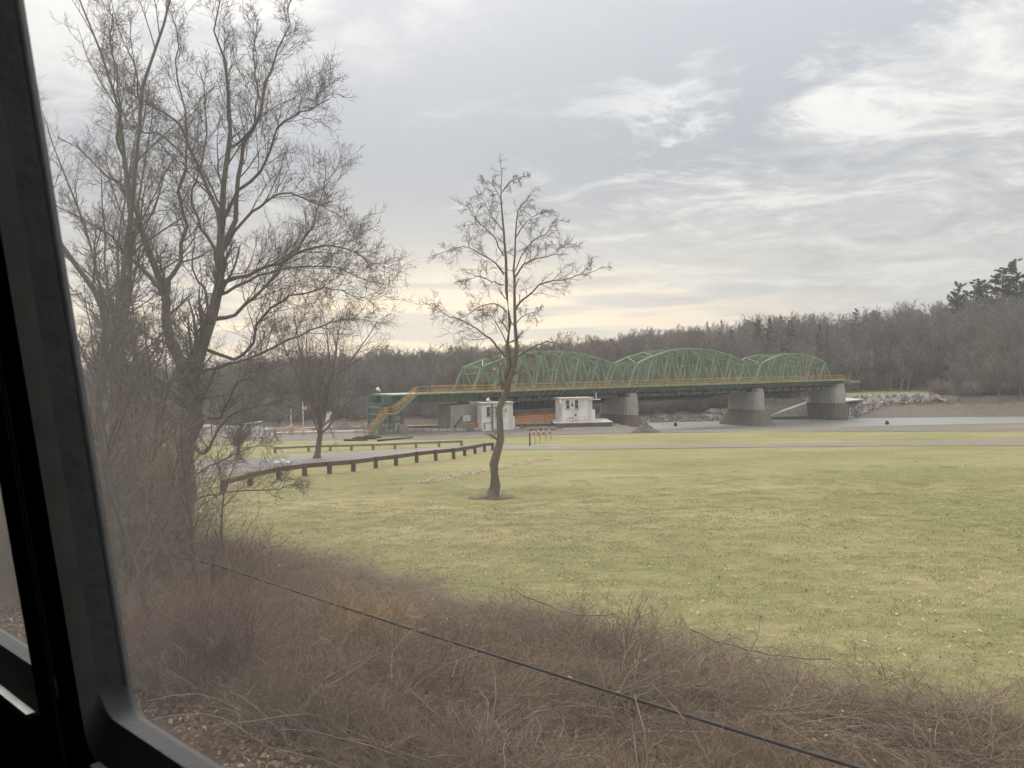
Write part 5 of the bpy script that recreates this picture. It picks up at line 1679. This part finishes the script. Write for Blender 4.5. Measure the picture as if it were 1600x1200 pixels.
def shore_trees():
    rng = np.random.default_rng(61)

    def put(px, py, dep, H, r, lab, mt, **kw):
        p = at(px, py, dep); p = np.array((p[0], p[1], float(gz(p[0], p[1])) - 0.1))
        li, tw = generic_tree(rng, H, r, **kw)
        tree_object('shore_tree', p, (li[0] + p, li[1]), (tw[0] + p, tw[1]), M_bark, mt, lab, 'bare trees at the far shore')
    kw = dict(spread=0.55, lead=0.22, n1=12, n2=7, n3=5, forks=3, low=0.3, up=0.05, twig_r=0.02)
    put(1497, 625, 172, 12.5, 0.30, 'spreading bare tree with forked trunk at the end of the rocky bank', M_ftwig[1], **kw)
    put(1560, 624, 172, 14.0, 0.28, 'broad reddish bare tree on the bank under the skyline pines', M_ftwig[2], **kw)
    put(1595, 622, 171, 13.0, 0.28, 'bare tree on the bank at the right picture edge', M_ftwig[0], **kw)
    kw2 = dict(spread=0.5, lead=0.3, n1=12, n2=7, n3=5, forks=2, low=0.3, up=0.06, twig_r=0.024)
    put(1328, 612, 216, 11.5, 0.22, 'pale bare tree at the bridge end before the hill', M_ftwig[3], **kw2)
    put(1345, 575, 262, 12.0, 0.22, 'pale crowned bare tree on the slope above the bridge end', M_ftwig[3], **kw2)
    put(1440, 612, 222, 10.5, 0.18, 'thin pale bare tree behind the lawn', M_ftwig[3], **kw2)
    put(1462, 612, 220, 9.5, 0.16, 'thin bare tree behind the lawn nearer the forked shore tree', M_ftwig[1], **kw2)


shore_trees()

# ================================================================== TRACKSIDE: brush, litter, grass, cable
def tn(t, n):
    p = TD * t + ND * n
    return p[0], p[1]


M_bram = mat('bramble_canes', (0.18, 0.132, 0.09), (0.31, 0.235, 0.165), 0.9, 2.0)
M_bram2 = mat('dark_canes', (0.13, 0.095, 0.069), (0.235, 0.175, 0.13), 0.9, 2.0)
M_weed = mat('dead_weeds', (0.13, 0.09, 0.058), (0.25, 0.175, 0.11), 0.95, 3.0)
M_tan = mat('tan_seed_heads', (0.36, 0.235, 0.12), (0.50, 0.35, 0.20), 0.95, 3.0)
M_redb = mat('reddish_twigs', (0.15, 0.095, 0.070), (0.22, 0.15, 0.11), 0.95, 3.0)


def canes(rng, n, rad, h, r, arch=0.06, spread=0.6, kids=5, kid_len=(0.25, 0.5), tw=0.003):
    a = rng.uniform(0, 6.28, n); q = np.sqrt(rng.random(n)) * rad
    S = np.stack([np.cos(a) * q, np.sin(a) * q, np.full(n, -0.05)], 1)
    b = rng.uniform(0, 6.28, n)
    D = np.stack([np.cos(b) * spread, np.sin(b) * spread, np.ones(n)], 1)
    P, Q = grow(rng, S, D, h * rng.uniform(0.55, 1.25, n), np.full(n, r), 7, 0.14, -arch, 0.35)
    P[..., 2] = np.maximum(P[..., 2], 0.02 + np.zeros_like(P[..., 2])) if arch > 0.1 else P[..., 2]
    s, d, l, qq = sprout(rng, P, Q, kids, 0.2, (25, 70), kid_len, 0.6, None, 0.3)
    P2, Q2 = grow(rng, s, d, l, np.maximum(qq, tw), 3, 0.2, 0.02, 0.4)
    s, d, l, qq = sprout(rng, P2, Q2, 3, 0.2, (25, 60), (0.35, 0.7), 0.7, None, 0.3)
    P3, Q3 = grow(rng, s, d, l, np.maximum(qq, tw * 0.8), 2, 0.2, 0.02, 0.4)
    return join([tubes(P, Q, 4), tubes(P2, Q2, 3), tubes(P3, Q3, 3)])


def brush():
    rng = np.random.default_rng(14)
    protos = []
    for k in range(4):
        V, F = canes(rng, (60, 40, 70, 34)[k], 0.75, 2.0, (0.009, 0.014, 0.007, 0.017)[k], 0.20, 0.75, (6, 7, 5, 8)[k], (0.2, 0.45)); protos.append(proto('bramble', V, F, (M_bram, M_bram2)[k % 2]))
    for k in range(2):
        V, F = canes(rng, 70, 0.6, 0.95, 0.006, 0.05, 0.45, 5); protos.append(proto('weed', V, F, (M_weed, M_bram)[k]))
    for k in range(2):
        V, F = canes(rng, 26, 0.5, 2.6, 0.011, 0.02, 0.35, 8); protos.append(proto('whip', V, F, (M_bram2, M_bram)[k]))
    pts = []; pid = []; scl = []
    t = -14.0
    # dense belt along the foot of the bank
    for i in range(850):
        t = rng.uniform(-12, 30); n = rng.normal(9.2, 0.8)
        if not 7.4 + 1.7 * float(sstep(7.0, 1.5, t)) < n < 10.8:
            continue
        if t < 12 and float(vnoise(t, n * 1.6, 1.9, 4)) > 0.28:
            continue
        x, y = tn(t, n); pts.append(gp(x, y)); pid.append(rng.integers(0, 4) if rng.random() < 0.985 else 6 + rng.integers(0, 2))
        s = rng.uniform(0.55, 1.0) * (1.0 + 0.15 * math.sin(t * 0.55)); scl.append((s, s, s * rng.uniform(0.45, 0.66) * (1.0 if t < 9 else 0.62)))
    # looser growth on the bank slope
    for i in range(1150):
        t = rng.uniform(-8, 36); n = rng.uniform(3.9, 8.4)
        if t < 5 and n > 4.6 and (rng.random() < 0.6 or float(vnoise(t, n * 1.6, 1.9, 6)) > 0.15):
            continue
        x, y = tn(t, n); pts.append(gp(x, y)); pid.append(4 + rng.integers(0, 2) if rng.random() < 0.8 else rng.integers(0, 4)); s = rng.uniform(0.4, 0.85); scl.append((s, s, s * 0.75))
    # thicket around the big trees
    for i in range(110):
        t = rng.uniform(13, 40); n = rng.uniform(3.5, 8.5)
        x, y = tn(t, n); pts.append(gp(x, y)); pid.append((0, 1, 2, 3, 6, 7, 6, 7)[rng.integers(0, 8)]); s = rng.uniform(0.4, 0.7); scl.append((s, s, s))
    # tall whips left of the big tree
    k = 0
    while k < 260:
        t = rng.uniform(11, 44); n = rng.uniform(4.2, 10.5)
        if t < 2.12 * n + 1.0:
            continue
        k += 1
        x, y = tn(t, n); pts.append(gp(x, y)); pid.append(6 + rng.integers(0, 2)); s = rng.uniform(0.7, 1.35); scl.append((s, s, s))
    n = len(pts); rots = np.zeros((n, 3)); rots[:, 2] = rng.uniform(0, 6.28, n)
    scatter('trackside_undergrowth', pts, rots, scl, pid, protos, 'tangled leafless brambles and dead weeds along the foot of the railway bank')
    # single bushes that stand out
    p = hit(575, 1035); V, F = canes(rng, 110, 0.38, 1.05, 0.006, 0.06, 0.40, 7, (0.2, 0.4), 0.0035)
    o = obj('tan_bush', V, F, M_tan, None, True); o.location = Vector(gp(p[0], p[1])); tag(o, 'small tan feathery bush in the dark brambles below the field', 'bush')
    p = hit(300, 1075); V, F = canes(rng, 150, 0.55, 1.35, 0.007, 0.05, 0.5, 7, (0.2, 0.42), 0.0035)
    o = obj('reddish_bush', V, F, M_redb, None, True); o.location = Vector(gp(p[0], p[1])); tag(o, 'reddish brown twiggy bush under the big tree by the window', 'bush')
    p = hit(960, 1075); V, F = canes(rng, 90, 0.55, 1.25, 0.008, 0.10, 0.6, 6)
    o = obj('dark_bush', V, F, M_bram, None, True); o.location = Vector(gp(p[0], p[1])); tag(o, 'dark bramble clump beside the cable below the middle of the field', 'bush')
    p = hit(620, 1120); V, F = canes(rng, 90, 0.5, 0.9, 0.007, 0.10, 0.6, 6)
    o = obj('dark_bush', V, F, M_bram2, None, True); o.location = Vector(gp(p[0], p[1])); tag(o, 'low dark bramble clump on the leaf strewn bank nearest the train', 'bush')
    # pale arching vine over the brambles
    for k, (pp, lab) in enumerate(((((808, 925), (850, 945), (900, 958), (960, 962)), 'pale arching vine on the brambles below the lone tree'), (((1080, 985), (1150, 1010), (1220, 1025), (1300, 1032)), 'pale vine stem trailing over the right part of the brambles'))):
        q = [at(x, y, 11.3 - 0.5 * k) for x, y in pp]
        P = resample(q, 12)
        P[:, 1] += rng.normal(size=13) * 0.05
        V, F = tubes(P[None], np.full((1, 13), 0.012), 5)
        b = P[0].copy(); o = obj('vine', V - b, F, mat('pale_vine', (0.26, 0.20, 0.16), (0.33, 0.27, 0.22), 0.9), None, True); o.location = Vector(b); tag(o, lab, 'vine', 'pale vines on the brambles')


brush()


def leaves_and_grass():
    rng = np.random.default_rng(33)

    def leaf_sheet(name, XY, size, mats, lab, lift=(0.01, 0.05), flop=0.45):
        n = len(XY); Z = gz(XY[:, 0], XY[:, 1]) + rng.uniform(*lift, n)
        c = np.column_stack([XY, Z]); a = rng.uniform(0, 6.28, n); s = size * rng.uniform(0.6, 1.3, n)
        tilt = rng.normal(size=(n, 2)) * flop
        u = np.column_stack([np.cos(a), np.sin(a), tilt[:, 0]]); v = np.column_stack([-np.sin(a), np.cos(a), tilt[:, 1]])
        s = s[:, None]
        V = np.stack([c - u * s, c - v * s * 0.55 + np.array((0, 0, 1)) * s * 0.15, c + u * s, c + v * s * 0.55 + np.array((0, 0, 1)) * s * 0.15], 1).reshape(-1, 3)
        V[:, 2] = np.maximum(V[:, 2], gz(V[:, 0], V[:, 1]) + 0.004)
        F = np.arange(len(V)).reshape(-1, 4)
        me = mesh_from(name, V, F, None)
        for m in mats:
            me.materials.append(m)
        me.polygons.foreach_set('material_index', rng.integers(0, len(mats), len(F)).astype(np.int32))
        o = link(bpy.data.objects.new(name, me)); tag(o, lab, None, None, 'stuff')
    lm = [mat('leaf_' + a, b, c, 0.85, 4) for a, b, c in (('brown', (0.13, 0.075, 0.042), (0.19, 0.12, 0.07)), ('dark', (0.06, 0.04, 0.028), (0.10, 0.065, 0.045)), ('tan', (0.30, 0.20, 0.12), (0.40, 0.29, 0.18)), ('russet', (0.19, 0.095, 0.05), (0.25, 0.14, 0.08)), ('pale', (0.46, 0.36, 0.25), (0.55, 0.45, 0.33)))]
    n = 130000
    t = rng.uniform(-6, 26, n) ; nn = 3.0 + 6.5 * rng.random(n) ** 0.8
    XY = np.column_stack([TD[0] * t + ND[0] * nn, TD[1] * t + ND[1] * nn])
    leaf_sheet('leaf_litter', XY, 0.028, [lm[0], lm[1], lm[0], lm[3], lm[0], lm[0], lm[3], lm[0], lm[2]], 'brown fallen leaves covering the railway bank')
    # leaves caught in the brambles
    n = 1500
    t = rng.uniform(-8, 22, n); nn = rng.normal(8.8, 1.1, n)
    XY = np.column_stack([TD[0] * t + ND[0] * nn, TD[1] * t + ND[1] * nn])
    leaf_sheet('caught_leaves', XY, 0.026, [lm[0], lm[0], lm[2], lm[3]], 'dead leaves caught in the brambles', (0.03, 0.7))
    # pale leaves dotted over the field
    n = 2600
    Y = 12 + 62 * rng.random(n) ** 1.4; U = rng.uniform(-0.55, 0.75, n)
    XY = np.column_stack([U * Y, Y]); k = (XY @ ND[:2]) > 10.5
    leaf_sheet('scattered_leaves', XY[k], 0.045, [lm[4], lm[2], lm[4]], 'pale fallen leaves dotted over the grass field', (0.03, 0.07))
    # line of blown leaves behind the lone tree and along the guard rail
    A, B, C = hit(655, 756), hit(760, 735), hit(852, 717)
    q = resample([A, B, C], 40)[:, :2]
    i = rng.integers(0, 40, 5200); f = rng.random(5200)[:, None]
    XY = q[i] * (1 - f) + q[i + 1] * f
    XY += rng.normal(size=XY.shape) * np.array((0.5, 0.22))
    keep = rng.random(len(XY)) < (0.35 + 0.65 * np.abs(np.sin(i * 0.37)))
    leaf_sheet('leaf_drift', XY[keep], 0.055, [lm[4], lm[4], lm[4], lm[2]], 'pale drift of blown leaves in a line behind the lone tree', (0.025, 0.05), 0.15)
    G = np.array([hit(x, y)[:2] for x, y in ((430, 753), (515, 744), (587, 735), (651, 726), (709, 720), (757, 709))])
    i = rng.integers(0, 5, 1300); f = rng.random(1300)[:, None]
    XY = G[i] * (1 - f) + G[i + 1] * f + rng.normal(size=(1300, 2)) * np.array((0.5, 0.35)) - np.array((0, 0.4))
    leaf_sheet('guard_rail_litter', XY, 0.05, [lm[4], lm[2], lm[2]], 'fallen leaves gathered along the foot of the guard rail', (0.02, 0.05), 0.2)

    # grass: patches of blades
    gm = [mat('grass_' + a, b, c, 0.8, 0.35, 4) for a, b, c in (('green', (0.22, 0.24, 0.09), (0.29, 0.30, 0.12)), ('straw', (0.42, 0.37, 0.20), (0.50, 0.435, 0.25)), ('olive', (0.30, 0.285, 0.12), (0.38, 0.345, 0.16)))]
    protos = []
    for k in range(5):
        nb = 420; S = np.column_stack([rng.uniform(-0.5, 0.5, (nb, 2)), np.full(nb, -0.01)])
        a = rng.uniform(0, 6.28, nb); h = rng.uniform(0.018, 0.05, nb) * (1.25 if k == 4 else 1); w = rng.uniform(0.004, 0.008, nb)
        d = np.column_stack([np.cos(a), np.sin(a), np.zeros(nb)]); pz = np.column_stack([-np.sin(a), np.cos(a), np.zeros(nb)])
        up = np.array((0, 0, 1.0))
        lean = rng.uniform(0.3, 1.5, nb)[:, None]
        T = S + up * h[:, None] + d * (h[:, None] * lean)
        V = np.stack([S - pz * w[:, None], S + pz * w[:, None], T], 1).reshape(-1, 3); F = np.arange(len(V)).reshape(-1, 3)
        o = proto('grass_patch', V, F, None, False)
        for m in gm:
            o.data.materials.append(m)
        pr = ((0.6, 0.1, 0.3), (0.4, 0.25, 0.35), (0.25, 0.45, 0.3), (0.5, 0.15, 0.35), (0.2, 0.6, 0.2))[k]
        o.data.polygons.foreach_set('material_index', rng.choice(3, len(F), p=pr).astype(np.int32))
        protos.append(o)
    pts = []
    Y = 3.5; P = []
    while Y < 46:
        st = 0.72
        for x in np.arange(-0.62 * Y - 1, 0.80 * Y + 2, st):
            P.append((x + rng.normal() * 0.2, Y + rng.normal() * 0.2))
        Y += st
    P = np.array(P); nn = P @ ND[:2]
    tt = P @ TD[:2]
    P = P[((nn > 9.8) | ((nn > 4.4) & (tt < 5) & (rng.random(len(P)) < 0.5))) & (rng.random(len(P)) < sstep(47, 28, P[:, 1]))]
    z = gz(P[:, 0], P[:, 1])
    pid = np.clip(np.round(1.9 + 2.3 * vnoise(P[:, 0] * 0.35, P[:, 1], 3.0, 8) + 1.6 * vnoise(P[:, 0] * 0.5, P[:, 1], 8.0, 18) + rng.normal(size=len(P)) * 0.6), 0, 4).astype(int)
    rots = np.zeros((len(P), 3)); rots[:, 2] = rng.uniform(0, 6.28, len(P))
    s = rng.uniform(0.85, 1.2, len(P))
    scatter('field_grass', np.column_stack([P, z]), rots, s, pid, protos, 'short patchy winter grass over the field')


leaves_and_grass()


def cable():
    M_cab = mat('black_cable', (0.025, 0.024, 0.024), (0.045, 0.043, 0.042), 0.7, 6)
    T = np.linspace(-9.5, 36, 60); P = []
    posts = (-9.5, 11.5, 18.0, 24.0, 30.0, 36.0)
    for t in T:
        j = np.searchsorted(posts, t); a, b = (posts[max(j - 1, 0)], posts[min(j, 5)])
        f = 0 if a == b else (t - a) / (b - a)
        x, y = tn(t, 6.0); P.append((x, y, 6.06 - 0.13 * 4 * f * (1 - f)))
    P = np.array(P)
    c = wthing('cable_fence', 'low black cable strung on short stakes along the railway bank', 'cable', P[0])
    V, F = tubes(P[None], np.full((1, 60), 0.015), 6)
    obj('cable', V - P[0], F, M_cab, c, True)
    for t in posts:
        x, y = tn(t, 6.06); z = float(gz(x, y))
        m = MB(); m.beam((x, y, z - 0.1), (x, y, 6.2), 0.06, 0.06); m.build('stake', M_timber_d, c)


cable()

# ------------------------------------------------------------------ thin air between here and the hill
hz = bpy.data.materials.new('thin_haze'); hz.use_nodes = True
nt = hz.node_tree; nt.nodes.clear()
pv = nt.nodes.new('ShaderNodeVolumePrincipled'); pv.inputs['Color'].default_value = (0.86, 0.88, 0.92, 1); pv.inputs['Density'].default_value = 0.00032; pv.inputs['Anisotropy'].default_value = 0.2
ou = nt.nodes.new('ShaderNodeOutputMaterial'); nt.links.new(pv.outputs[0], ou.inputs['Volume'])
V = [(x, y, z) for z in (-6.5, 62.0) for x, y in ((-5600, -400), (5600, -400), (5600, 6600), (-5600, 6600))]
tag(obj('haze', V, BOXF, hz), 'thin grey air over the valley', None, None, 'stuff')
